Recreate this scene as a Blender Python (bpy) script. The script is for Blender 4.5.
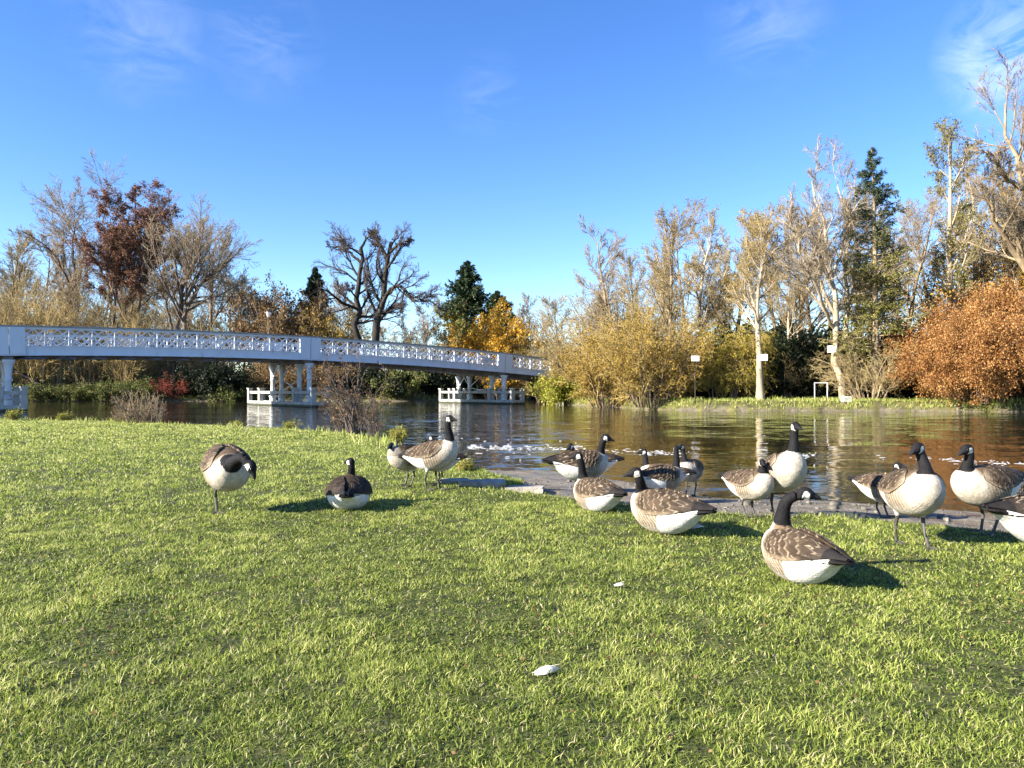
import bpy, math
import numpy as np
from mathutils import Vector, kdtree

for o in list(bpy.data.objects):
    bpy.data.objects.remove(o)
SC = bpy.context.scene
COL = SC.collection
PI = math.pi
R = math.radians

# ------------------------------------------------------------------ camera, sky, sun, exposure
CAMZ, FPX, HOR = 1.12, 740.0, 391.0
cam_d = bpy.data.cameras.new('camera')
cam = bpy.data.objects.new('camera', cam_d)
COL.objects.link(cam)
cam.location = (0, 0, CAMZ)
cam.rotation_euler = (PI / 2 + math.atan((HOR - 384) / FPX), 0, 0)
cam_d.sensor_width = 36
cam_d.lens = FPX * 36 / 1024
cam_d.clip_start = 0.05
cam_d.clip_end = 3000
SC.camera = cam

SUN_EL, SUN_A = R(26), R(25)
sun_dir = Vector((-math.cos(SUN_EL) * math.cos(SUN_A), -math.cos(SUN_EL) * math.sin(SUN_A), math.sin(SUN_EL)))
world = bpy.data.worlds.new('World')
SC.world = world
world.use_nodes = True
wn, wl = world.node_tree.nodes, world.node_tree.links
wn.clear()
w_out = wn.new('ShaderNodeOutputWorld')
w_bg = wn.new('ShaderNodeBackground')
w_sky = wn.new('ShaderNodeTexSky')
w_sky.sky_type = 'NISHITA'
w_sky.sun_disc = False
w_sky.sun_elevation = SUN_EL
w_sky.sun_rotation = math.atan2(sun_dir.x, sun_dir.y)
w_sky.air_density = 1.0
w_sky.altitude = 800
w_sky.dust_density = 0.05
w_sky.ozone_density = 2.4
w_hsv = wn.new('ShaderNodeHueSaturation')
w_hsv.inputs['Saturation'].default_value = 1.26
w_hsv.inputs['Hue'].default_value = 0.513
w_hsv.inputs['Value'].default_value = 1.0
wl.new(w_sky.outputs[0], w_hsv.inputs['Color'])
# thin wisps of high cloud, fixed to sky directions
w_tc = wn.new('ShaderNodeTexCoord')
def sky_math(op, a, b=None):
    n = wn.new('ShaderNodeMath'); n.operation = op
    for i, v in enumerate((a, b)):
        if v is None: continue
        if isinstance(v, (int, float)): n.inputs[i].default_value = v
        else: wl.new(v, n.inputs[i])
    return n.outputs[0]
w_map = wn.new('ShaderNodeMapping')
w_map.inputs['Scale'].default_value = (7, 7, 16)
w_map.inputs['Rotation'].default_value = (0, R(35), 0)
wl.new(w_tc.outputs['Generated'], w_map.inputs['Vector'])
w_noise = wn.new('ShaderNodeTexNoise')
w_noise.inputs['Scale'].default_value = 1.6
w_noise.inputs['Detail'].default_value = 7
w_noise.inputs['Roughness'].default_value = 0.62
w_noise.inputs['Distortion'].default_value = 0.8
wl.new(w_map.outputs[0], w_noise.inputs['Vector'])
mask = None
for (px, py, rad, amp) in ((1010, 48, .075, 2.2), (770, 20, .08, .5), (135, 28, .09, .6), (260, 40, .08, .45), (485, 95, .06, .3), (1060, 150, .1, .8)):
    v = Vector(((px - 512) / FPX, 1, (HOR - py) / FPX)).normalized()
    d = wn.new('ShaderNodeVectorMath'); d.operation = 'DISTANCE'
    wl.new(w_tc.outputs['Generated'], d.inputs[0]); d.inputs[1].default_value = v
    f = sky_math('SUBTRACT', 1.0, sky_math('DIVIDE', d.outputs['Value'], rad))
    f = sky_math('MULTIPLY', sky_math('MAXIMUM', f, 0.0), amp)
    mask = f if mask is None else sky_math('MAXIMUM', mask, f)
w_rmp = wn.new('ShaderNodeMapRange')
w_rmp.inputs['From Min'].default_value = 0.40
w_rmp.inputs['From Max'].default_value = 0.85
wl.new(w_noise.outputs[0], w_rmp.inputs['Value'])
w_fac = sky_math('MINIMUM', sky_math('MULTIPLY', sky_math('MULTIPLY', w_rmp.outputs[0], mask), 0.3), 0.3)
w_mix = wn.new('ShaderNodeMix'); w_mix.data_type = 'RGBA'
wl.new(w_fac, w_mix.inputs['Factor'])
wl.new(w_hsv.outputs[0], w_mix.inputs[6])
w_mix.inputs[7].default_value = (7.5, 7.7, 8.0, 1)
wl.new(w_mix.outputs[2], w_bg.inputs['Color'])
w_bg.inputs['Strength'].default_value = 0.079
wl.new(w_bg.outputs[0], w_out.inputs['Surface'])

sun_d = bpy.data.lights.new('sun', 'SUN')
sun_d.energy = 5.0
sun_d.angle = R(0.5)
sun_d.color = (1.0, 0.92, 0.79)
sun = bpy.data.objects.new('sun', sun_d)
COL.objects.link(sun)
sun.rotation_euler = sun_dir.to_track_quat('Z', 'Y').to_euler()
sun.location = (-60, -15, 40)

SC.view_settings.view_transform = 'Standard'
SC.view_settings.look = 'None'
SC.view_settings.gamma = 1
SC.view_settings.exposure = 1.95
SC.cycles.max_bounces = 5
SC.cycles.diffuse_bounces = 3
SC.cycles.glossy_bounces = 3
SC.cycles.transmission_bounces = 3

# ------------------------------------------------------------------ helpers
def tag(o, label=None, cat=None, group=None, kind=None):
    if label: o['label'] = label
    if cat: o['category'] = cat
    if group: o['group'] = group
    if kind: o['kind'] = kind
    return o

def empty(name, loc, label, cat, group=None, rz=0):
    o = bpy.data.objects.new(name, None)
    COL.objects.link(o)
    o.location = loc
    o.rotation_euler = (0, 0, rz)
    o.empty_display_size = .2
    return tag(o, label, cat, group)

def mesh_from(name, verts, faces, mats, smooth=False, mat_idx=None, attrs=None, cols=None):
    """faces: list of int arrays, each (n, k)."""
    me = bpy.data.meshes.new(name)
    verts = np.asarray(verts, dtype=np.float32)
    faces = [np.asarray(f, dtype=np.int32) for f in faces if len(f)]
    me.vertices.add(len(verts))
    me.vertices.foreach_set('co', verts.ravel())
    nl = sum(f.size for f in faces); npoly = sum(len(f) for f in faces)
    me.loops.add(nl); me.polygons.add(npoly)
    me.loops.foreach_set('vertex_index', np.concatenate([f.ravel() for f in faces]))
    tot = np.concatenate([np.full(len(f), f.shape[1], dtype=np.int32) for f in faces])
    st = np.concatenate([[0], np.cumsum(tot)[:-1]]).astype(np.int32)
    me.polygons.foreach_set('loop_start', st)
    me.polygons.foreach_set('loop_total', tot)
    if smooth: me.polygons.foreach_set('use_smooth', np.ones(npoly, dtype=bool))
    if mat_idx is not None: me.polygons.foreach_set('material_index', np.asarray(mat_idx, dtype=np.int32))
    for m in (mats if isinstance(mats, (list, tuple)) else [mats]): me.materials.append(m)
    for k, v in (attrs or {}).items():
        a = me.attributes.new(k, 'FLOAT', 'POINT'); a.data.foreach_set('value', np.asarray(v, dtype=np.float32))
    if cols is not None:
        a = me.color_attributes.new('col', 'FLOAT_COLOR', 'POINT')
        c4 = np.ones((len(verts), 4), dtype=np.float32); c4[:, :3] = cols
        a.data.foreach_set('color', c4.ravel())
    me.update()
    me.validate()
    return me

def link(name, me, parent=None):
    o = bpy.data.objects.new(name, me)
    COL.objects.link(o)
    if parent is not None: o.parent = parent
    return o

class MB:
    """collects boxes, bars and tubes into ONE mesh"""
    def __init__(s): s.v = []; s.f = []; s.n = 0
    def add(s, v, f):
        s.v.append(np.asarray(v, float)); s.f += [[i + s.n for i in q] for q in f]; s.n += len(v)
    def bar(s, p, q, w, h, up=(0, 0, 1), bev=0.0):
        p, q = Vector(p), Vector(q)
        d = (q - p).normalized(); u = Vector(up)
        r = d.cross(u)
        if r.length < 1e-4: r = d.cross(Vector((1, 0, 0)))
        r.normalize(); u = r.cross(d)
        vs = []
        b = min(bev, w * .4, h * .4)
        prof = [(-w/2, -h/2), (w/2, -h/2), (w/2, h/2), (-w/2, h/2)] if b <= 0 else \
               [(-w/2+b, -h/2), (w/2-b, -h/2), (w/2, -h/2+b), (w/2, h/2-b), (w/2-b, h/2), (-w/2+b, h/2), (-w/2, h/2-b), (-w/2, -h/2+b)]
        for c in (p, q):
            for a, e in prof: vs.append(c + r * a + u * e)
        n = len(prof)
        f = [list(range(n))[::-1], list(range(n, 2 * n))] + [[i, (i + 1) % n, n + (i + 1) % n, n + i] for i in range(n)]
        s.add(vs, f)
    def tube(s, pts, rads, n=10, caps=True):
        pts = [Vector(p) for p in pts]; vs = []
        ref = Vector((0.13, 0.27, 1)).normalized()
        for i, p in enumerate(pts):
            d = (pts[min(i + 1, len(pts) - 1)] - pts[max(i - 1, 0)])
            if d.length < 1e-6: d = Vector((0, 0, 1))
            d.normalize()
            a = d.cross(ref if abs(d.dot(ref)) < .95 else Vector((1, 0, 0))).normalized(); b = d.cross(a)
            for k in range(n):
                t = 2 * PI * k / n
                vs.append(p + (a * math.cos(t) + b * math.sin(t)) * rads[i])
        f = [[i * n + k, i * n + (k + 1) % n, (i + 1) * n + (k + 1) % n, (i + 1) * n + k] for i in range(len(pts) - 1) for k in range(n)]
        if caps: f += [list(range(n))[::-1], [(len(pts) - 1) * n + k for k in range(n)]]
        s.add(vs, f)
    def build(s, name, mat, parent=None, smooth=False):
        me = bpy.data.meshes.new(name)
        me.from_pydata([tuple(x) for x in np.concatenate(s.v)], [], s.f)
        me.materials.append(mat)
        if smooth:
            me.polygons.foreach_set('use_smooth', np.ones(len(me.polygons), dtype=bool))
            me.set_sharp_from_angle(angle=R(40))
        me.update()
        return link(name, me, parent)

# ------------------------------------------------------------------ materials
def new_mat(name):
    m = bpy.data.materials.new(name); m.use_nodes = True
    nt = m.node_tree
    return m, nt, nt.nodes, nt.links, nt.nodes['Principled BSDF']

def ramp_node(n, stops):
    r = n.new('ShaderNodeValToRGB')
    e = r.color_ramp.elements
    while len(e) < len(stops): e.new(0.5)
    for el, (p, c) in zip(e, stops):
        el.position = p; el.color = (*c, 1)
    return r

def noise_mat(name, stops, scale=4, rough=0.8, bump=0.2, bump_scale=None, detail=6, spec=0.3, coord='Object', stretch=None):
    m, nt, n, l, b = new_mat(name)
    tc = n.new('ShaderNodeTexCoord')
    src = tc.outputs[coord]
    if stretch:
        mp = n.new('ShaderNodeMapping'); mp.inputs['Scale'].default_value = stretch
        l.new(src, mp.inputs['Vector']); src = mp.outputs[0]
    t = n.new('ShaderNodeTexNoise')
    t.inputs['Scale'].default_value = scale; t.inputs['Detail'].default_value = detail
    l.new(src, t.inputs['Vector'])
    mr = n.new('ShaderNodeMapRange'); mr.inputs['From Min'].default_value = .28; mr.inputs['From Max'].default_value = .72
    l.new(t.outputs[0], mr.inputs['Value'])
    r = ramp_node(n, stops)
    l.new(mr.outputs[0], r.inputs[0]); l.new(r.outputs[0], b.inputs['Base Color'])
    b.inputs['Roughness'].default_value = rough
    b.inputs['Specular IOR Level'].default_value = spec
    if bump:
        t2 = n.new('ShaderNodeTexNoise'); t2.inputs['Scale'].default_value = bump_scale or scale * 4; t2.inputs['Detail'].default_value = 5
        l.new(src, t2.inputs['Vector'])
        bp = n.new('ShaderNodeBump'); bp.inputs['Strength'].default_value = bump; bp.inputs['Distance'].default_value = .03
        l.new(t2.outputs[0], bp.inputs['Height']); l.new(bp.outputs[0], b.inputs['Normal'])
    return m

def leaf_mat(name, stops, trans=0.35, rough=0.6, big=0.25, spec=0.2):
    """colour from a per-leaf random attribute, plus slow variation through the crown"""
    m, nt, n, l, b = new_mat(name)
    at = n.new('ShaderNodeAttribute'); at.attribute_name = 'rnd'
    tc = n.new('ShaderNodeTexCoord')
    t = n.new('ShaderNodeTexNoise'); t.inputs['Scale'].default_value = .6; t.inputs['Detail'].default_value = 3
    l.new(tc.outputs['Object'], t.inputs['Vector'])
    ad = n.new('ShaderNodeMath'); ad.operation = 'MULTIPLY_ADD'
    l.new(t.outputs[0], ad.inputs[0]); ad.inputs[1].default_value = big * 4; ad.inputs[2].default_value = -big * 2
    a2 = n.new('ShaderNodeMath'); a2.operation = 'ADD'; a2.use_clamp = True
    l.new(ad.outputs[0], a2.inputs[0]); l.new(at.outputs['Fac'], a2.inputs[1])
    r = ramp_node(n, stops)
    l.new(a2.outputs[0], r.inputs[0]); l.new(r.outputs[0], b.inputs['Base Color'])
    b.inputs['Roughness'].default_value = rough
    b.inputs['Specular IOR Level'].default_value = spec
    tr = n.new('ShaderNodeBsdfTranslucent'); l.new(r.outputs[0], tr.inputs['Color'])
    mx = n.new('ShaderNodeMixShader'); mx.inputs[0].default_value = trans
    l.new(b.outputs[0], mx.inputs[1]); l.new(tr.outputs[0], mx.inputs[2])
    l.new(mx.outputs[0], n['Material Output'].inputs['Surface'])
    return m

MAT = {}
MAT['paint'] = noise_mat('white_paint', [(0, (.40, .42, .43)), (.2, (.56, .60, .65)), (1, (.63, .67, .72))], 1.6, .45, .05, 14, spec=.4, stretch=(1, 1, .35))
MAT['timber'] = noise_mat('painted_timber', [(0, (.24, .235, .21)), (.3, (.34, .335, .31)), (1, (.40, .395, .37))], 2.2, .6, .15, 20)
def waterline(m):
    """algae and damp on whatever stands in the river, up to an uneven line just above the water"""
    nt = m.node_tree; n, l = nt.nodes, nt.links; b = n['Principled BSDF']
    src = b.inputs['Base Color'].links[0].from_socket
    g = n.new('ShaderNodeNewGeometry'); sp = n.new('ShaderNodeSeparateXYZ'); l.new(g.outputs['Position'], sp.inputs[0])
    t = n.new('ShaderNodeTexNoise'); t.inputs['Scale'].default_value = 3; l.new(g.outputs['Position'], t.inputs['Vector'])
    a = n.new('ShaderNodeMath'); a.operation = 'MULTIPLY_ADD'; l.new(t.outputs[0], a.inputs[0]); a.inputs[1].default_value = -.22; l.new(sp.outputs['Z'], a.inputs[2])
    r = n.new('ShaderNodeMapRange'); r.inputs['From Min'].default_value = -.12; r.inputs['From Max'].default_value = -.03; r.inputs['To Min'].default_value = 1; r.inputs['To Max'].default_value = 0
    l.new(a.outputs[0], r.inputs['Value'])
    x = n.new('ShaderNodeMix'); x.data_type = 'RGBA'; l.new(r.outputs[0], x.inputs['Factor']); l.new(src, x.inputs[6]); x.inputs[7].default_value = (.05, .052, .03, 1)
    l.new(x.outputs[2], b.inputs['Base Color'])
waterline(MAT['timber'])
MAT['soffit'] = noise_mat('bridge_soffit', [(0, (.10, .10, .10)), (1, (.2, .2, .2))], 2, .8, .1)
MAT['cap'] = noise_mat('rail_cap', [(0, (.2, .2, .2)), (1, (.36, .36, .36))], 2, .6, .1)
MAT['bark_pale'] = noise_mat('pale_bark', [(0, (.18, .14, .09)), (.5, (.34, .275, .19)), (1, (.46, .39, .29))], 2.5, .9, .5, 12, stretch=(1, 1, .3))
MAT['bark_tan'] = noise_mat('tan_bark', [(0, (.13, .095, .055)), (.5, (.25, .19, .115)), (1, (.35, .28, .18))], 2.5, .9, .5, 12, stretch=(1, 1, .3))
MAT['bark_dark'] = noise_mat('dark_bark', [(0, (.012, .010, .008)), (.5, (.028, .023, .018)), (1, (.06, .05, .04))], 2.5, .9, .5, 12, stretch=(1, 1, .3))
MAT['bark_brown'] = noise_mat('brown_bark', [(0, (.07, .05, .035)), (.5, (.14, .10, .07)), (1, (.22, .17, .12))], 2.5, .9, .5, 12, stretch=(1, 1, .3))
MAT['twig_grey'] = noise_mat('grey_twigs', [(0, (.16, .122, .08)), (1, (.31, .25, .165))], .7, .9, 0)
MAT['twig_tan'] = noise_mat('tan_twigs', [(0, (.19, .14, .062)), (1, (.36, .285, .135))], .7, .9, 0)
MAT['twig_dark'] = noise_mat('dark_twigs', [(0, (.05, .04, .035)), (1, (.13, .10, .085))], .7, .9, 0)
MAT['twig_gold'] = noise_mat('golden_twigs', [(0, (.27, .18, .06)), (1, (.46, .35, .13))], .7, .9, 0)
MAT['twig_red'] = noise_mat('red_twigs', [(0, (.22, .05, .03)), (1, (.38, .10, .05))], .7, .9, 0)
MAT['leaf_copper'] = leaf_mat('copper_leaves', [(0, (.07, .03, .02)), (.5, (.17, .075, .045)), (1, (.28, .14, .085))], .25)
MAT['leaf_orange'] = leaf_mat('orange_leaves', [(0, (.10, .04, .014)), (.5, (.32, .15, .045)), (1, (.52, .32, .13))], .35)
MAT['leaf_gold'] = leaf_mat('golden_leaves', [(0, (.20, .10, .012)), (.5, (.44, .24, .02)), (1, (.6, .38, .05))], .4)
MAT['leaf_olive'] = leaf_mat('olive_gold_leaves', [(0, (.11, .08, .015)), (.5, (.29, .19, .03)), (1, (.46, .32, .06))], .4)
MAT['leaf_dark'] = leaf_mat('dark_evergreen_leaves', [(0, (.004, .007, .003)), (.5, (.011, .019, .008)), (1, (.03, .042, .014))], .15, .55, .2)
MAT['leaf_mid'] = leaf_mat('mid_green_leaves', [(0, (.035, .05, .012)), (.5, (.09, .11, .025)), (1, (.17, .18, .045))], .3)
MAT['leaf_yellowgreen'] = leaf_mat('yellow_green_leaves', [(0, (.12, .14, .02)), (.5, (.28, .29, .04)), (1, (.45, .42, .07))], .4)
MAT['leaf_brown'] = leaf_mat('brown_leaves', [(0, (.05, .028, .014)), (.5, (.15, .085, .035)), (1, (.27, .17, .075))], .3)
MAT['leaf_red'] = leaf_mat('red_leaves', [(0, (.05, .012, .010)), (.5, (.13, .028, .02)), (1, (.22, .07, .045))], .3)
MAT['needles'] = leaf_mat('conifer_needles', [(0, (.013, .025, .016)), (.5, (.035, .056, .032)), (1, (.08, .105, .05))], .12, .6, .25)
MAT['needles_olive'] = leaf_mat('olive_needles', [(0, (.06, .065, .016)), (.5, (.15, .15, .035)), (1, (.26, .24, .06))], .2, .6, .25)
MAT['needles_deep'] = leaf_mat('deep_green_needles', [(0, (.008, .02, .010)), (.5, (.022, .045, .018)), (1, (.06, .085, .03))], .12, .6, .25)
MAT['leaf_ivy'] = leaf_mat('ivy_leaves', [(0, (.06, .065, .014)), (.5, (.15, .15, .03)), (1, (.28, .26, .06))], .3)
MAT['leaf_willow'] = leaf_mat('willow_leaves', [(0, (.12, .10, .012)), (.5, (.27, .23, .025)), (1, (.44, .36, .05))], .4)
MAT['sign_white'] = noise_mat('white_sign', [(0, (.7, .7, .67)), (.4, (.8, .8, .78)), (1, (.84, .84, .83))], 3, .5, 0)
MAT['sign_pink'] = noise_mat('pinkish_board', [(0, (.7, .42, .38)), (.5, (.8, .66, .62)), (1, (.84, .8, .78))], 2.4, .5, 0)
MAT['black_metal'] = noise_mat('black_metal', [(0, (.015, .015, .016)), (1, (.04, .04, .042))], 5, .45, .05)
MAT['lantern'] = noise_mat('lantern_glass', [(0, (.66, .6, .56)), (1, (.8, .76, .73))], 3, .25, 0)
MAT['steel'] = noise_mat('galvanised_tube', [(0, (.4, .4, .38)), (1, (.62, .62, .6))], 5, .5, .05)
MAT['stone'] = noise_mat('grey_stone', [(0, (.16, .15, .125)), (.5, (.28, .255, .21)), (1, (.4, .37, .31))], 7, .85, .5, 30)
MAT['pebble'] = noise_mat('dark_pebbles', [(0, (.05, .045, .036)), (.5, (.11, .1, .08)), (1, (.22, .2, .165))], 9, .8, .3, 40)
MAT['stone_pale'] = noise_mat('pale_stone', [(0, (.4, .38, .3)), (1, (.62, .6, .5))], 5, .85, .4, 20)

# ------------------------------------------------------------------ picture <-> place
def w_at(px, py, Y):
    """the point that stands Y metres ahead at that spot of the view"""
    return np.array([(px - 512) / FPX * Y, Y, CAMZ + (HOR - py) / FPX * Y])

def g_at(px, py, z=0.0):
    d = (CAMZ - z) * FPX / (py - HOR)
    return np.array([(px - 512) / FPX * d, d])

WATER_Z = -0.15
near_px = [(-900, 414), (-350, 415.5), (0, 419), (100, 421), (200, 425), (300, 430), (345, 433), (385, 439), (405, 449), (428, 461),
           (468, 467), (500, 475), (524, 483), (512, 486.5), (470, 486.5), (500, 489.5), (560, 497), (640, 507), (700, 512.5), (850, 517), (960, 527), (1060, 536), (1300, 560), (1800, 610)]
NEAR = np.array([g_at(x, y) for x, y in near_px])
FAR = np.array([(420, 30), (120, 38), (60, 42.5), (31, 44.8), (24.6, 46.2), (15, 47), (10.9, 48.2), (9.3, 52), (7.4, 60), (4.6, 69), (4.2, 84), (8, 110), (30, 150),
                (60, 210), (40, 215), (12, 160), (-1, 118), (-5, 97), (-14, 91), (-60, 90), (-140, 88), (-420, 60)])
POLY = np.concatenate([NEAR, FAR])      # the river's outline

def seg_dist(P, A, B):
    d = B - A
    t = np.clip(((P - A) @ d) / (d @ d), 0, 1)
    return np.hypot(*(P - (A + t[:, None] * d)).T)

def line_dist(P, L):
    r = np.full(len(P), 1e9)
    for a, b in zip(L[:-1], L[1:]): r = np.minimum(r, seg_dist(P, a, b))
    return r

def inside(P, poly):
    r = np.zeros(len(P), bool)
    n = len(poly)
    for i in range(n):
        x1, y1 = poly[i]; x2, y2 = poly[(i + 1) % n]
        if y1 == y2: continue
        c = ((y1 > P[:, 1]) != (y2 > P[:, 1])) & (P[:, 0] < (x2 - x1) * (P[:, 1] - y1) / (y2 - y1) + x1)
        r ^= c
    return r

def vnoise(x, y, seed=0):
    """smooth value noise, 0..1"""
    xi, yi = np.floor(x).astype(np.int64), np.floor(y).astype(np.int64)
    fx, fy = x - xi, y - yi
    fx, fy = fx * fx * (3 - 2 * fx), fy * fy * (3 - 2 * fy)
    def h(a, b):
        n = (a * 374761393 + b * 668265263 + seed * 974634721) & 0xffffffff
        n = ((n ^ (n >> 13)) * 1274126177) & 0xffffffff
        return ((n ^ (n >> 16)) & 0xffff) / 65535.0
    return (h(xi, yi) * (1 - fx) + h(xi + 1, yi) * fx) * (1 - fy) + (h(xi, yi + 1) * (1 - fx) + h(xi + 1, yi + 1) * fx) * fy

def fbm(x, y, seed=0, o=4):
    r = 0; a = 1; s = 0
    for i in range(o):
        r = r + a * vnoise(x * 2 ** i, y * 2 ** i, seed + i); s += a; a *= .5
    return r / s

def terrain(P):
    """height, plus how much of each ground shows: lawn, far bank"""
    P = np.asarray(P, float).reshape(-1, 2)
    dn, df = line_dist(P, NEAR), line_dist(P, FAR)
    wob = (fbm(P[:, 0] * 2.2, P[:, 1] * 2.2, 5) - .5) * np.clip(P[:, 1] * .02, .06, .5)
    ins = inside(P, POLY)
    nearside = np.where(ins, -1, 1) * dn + wob            # >0 lawn, <0 shore and river bed
    farside = np.where(ins, -1, 1) * df + wob * 1.4
    is_far = (df < dn)
    # lawn
    lawn = .05 * (fbm(P[:, 0] * .35, P[:, 1] * .35, 1) - .5) + .03 * (fbm(P[:, 0] * 1.7, P[:, 1] * 1.7, 2) - .5) + .022 * (fbm(P[:, 0] * 8, P[:, 1] * 8, 4, 2) - .5) * np.clip((14 - P[:, 1]) / 6, 0, 1)
    lawn *= np.clip(nearside / .8, 0, 1)
    w = np.interp(P[:, 0], [-1.2, -.4, .3, 1.2, 2.5], [.35, .7, 1.3, 1.7, 2.0])    # width of the muddy shelf
    s = -nearside
    shelf = -.035 * np.clip(s / .05, 0, 1) - .115 * np.clip((s - .05) / w, 0, 1) - np.clip((s - .05 - w) * .25, 0, .7)
    shelf += .012 * (fbm(P[:, 0] * 5, P[:, 1] * 5, 3) - .5)
    zn = np.where(nearside > 0, lawn, shelf)
    # far bank
    up = -.15 + .62 * np.clip(farside / .9, 0, 1) ** .7 + np.clip(farside - .9, 0, 80) * .016 + .25 * (fbm(P[:, 0] * .3, P[:, 1] * .3, 9) - .5) * np.clip(farside / 2, 0, 1)
    dn_bed = -.15 - np.clip(-farside * .3, 0, .7)
    zf = np.where(farside > 0, up, dn_bed)
    z = np.where(is_far, zf, zn)
    return z, np.where(is_far, 0, np.clip(nearside / .04, 0, 1)), np.where(is_far & (farside > 0), 1.0, 0.0)

def zt(x, y): return float(terrain([(x, y)])[0][0])
# ------------------------------------------------------------------ ground sheet
def ground_mat():
    m, nt, n, l, b = new_mat('ground')
    tc = n.new('ShaderNodeTexCoord')
    def tex(scale, detail=6):
        t = n.new('ShaderNodeTexNoise'); t.inputs['Scale'].default_value = scale; t.inputs['Detail'].default_value = detail
        l.new(tc.outputs['Object'], t.inputs['Vector']); return t.outputs[0]
    def attr(k):
        a = n.new('ShaderNodeAttribute'); a.attribute_name = k; return a.outputs['Fac']
    def mixc(f, a, c):
        x = n.new('ShaderNodeMix'); x.data_type = 'RGBA'
        l.new(f, x.inputs['Factor']); l.new(a, x.inputs[6]); l.new(c, x.inputs[7]); return x.outputs[2]
    r_lawn = ramp_node(n, [(.3, (.02, .02, .009)), (.5, (.05, .056, .014)), (.7, (.09, .095, .03))])
    l.new(tex(9), r_lawn.inputs[0])
    r_mud = ramp_node(n, [(.3, (.08, .066, .048)), (.5, (.15, .128, .096)), (.7, (.22, .185, .14))])
    l.new(tex(5, 9), r_mud.inputs[0])
    r_far = ramp_node(n, [(.35, (.05, .045, .018)), (.5, (.10, .095, .03)), (.68, (.17, .15, .05))])
    l.new(tex(1.3), r_far.inputs[0])
    c = mixc(attr('lawn'), r_mud.outputs[0], r_lawn.outputs[0])
    c = mixc(attr('far'), c, r_far.outputs[0])
    l.new(c, b.inputs['Base Color'])
    wet = n.new('ShaderNodeMapRange'); wet.inputs['From Min'].default_value = .44; wet.inputs['From Max'].default_value = .54
    wet.inputs['To Min'].default_value = .12; wet.inputs['To Max'].default_value = .85
    l.new(tex(1.6, 3), wet.inputs['Value'])
    mxr = n.new('ShaderNodeMath'); mxr.operation = 'MAXIMUM'; l.new(wet.outputs[0], mxr.inputs[0])
    sm = n.new('ShaderNodeMath'); sm.operation = 'ADD'; sm.use_clamp = True; l.new(attr('lawn'), sm.inputs[0]); l.new(attr('far'), sm.inputs[1])
    s2 = n.new('ShaderNodeMath'); s2.operation = 'MULTIPLY'; l.new(sm.outputs[0], s2.inputs[0]); s2.inputs[1].default_value = .85
    l.new(s2.outputs[0], mxr.inputs[1]); l.new(mxr.outputs[0], b.inputs['Roughness'])
    b.inputs['Specular IOR Level'].default_value = .3
    bp = n.new('ShaderNodeBump'); bp.inputs['Strength'].default_value = .6; bp.inputs['Distance'].default_value = .03
    l.new(tex(28), bp.inputs['Height']); l.new(bp.outputs[0], b.inputs['Normal'])
    return m

def build_ground():
    rr = np.concatenate([[.3], np.geomspace(.6, 30, 420), np.geomspace(30.4, 260, 170), np.geomspace(280, 1500, 14)])
    a1 = np.linspace(-52, 52, 430)
    a2 = np.linspace(52, 308, 70)[1:-1]
    ang = np.radians(np.concatenate([a1, a2]))
    A, RR = np.meshgrid(ang, rr)
    x, y = (RR * np.sin(A)).ravel(), (RR * np.cos(A)).ravel()
    z, lawn, far = terrain(np.stack([x, y], 1))
    z = np.where((RR.ravel() > 200) & (z > 0), np.minimum(z, 1.6), z)
    na, nr = len(ang), len(rr)
    i, j = np.meshgrid(np.arange(nr - 1), np.arange(na), indexing='ij')
    j2 = (j + 1) % na
    q = np.stack([i * na + j, (i + 1) * na + j, (i + 1) * na + j2, i * na + j2], -1).reshape(-1, 4)[:, ::-1]
    v = np.stack([x, y, z], 1)
    v = np.vstack([v, [[0, 0, zt(0, 0)]]])
    lawn = np.append(lawn, 1); far = np.append(far, 0)
    k = np.arange(na)
    t = np.stack([np.full(na, len(v) - 1), (k + 1) % na, k], 1)
    me = mesh_from('ground', v, [q, t], ground_mat(), True, attrs={'lawn': lawn, 'far': far})
    o = link('ground', me)
    tag(o, 'green lawn with muddy river shelf and far grassy bank', 'ground', kind='structure')
build_ground()

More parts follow.
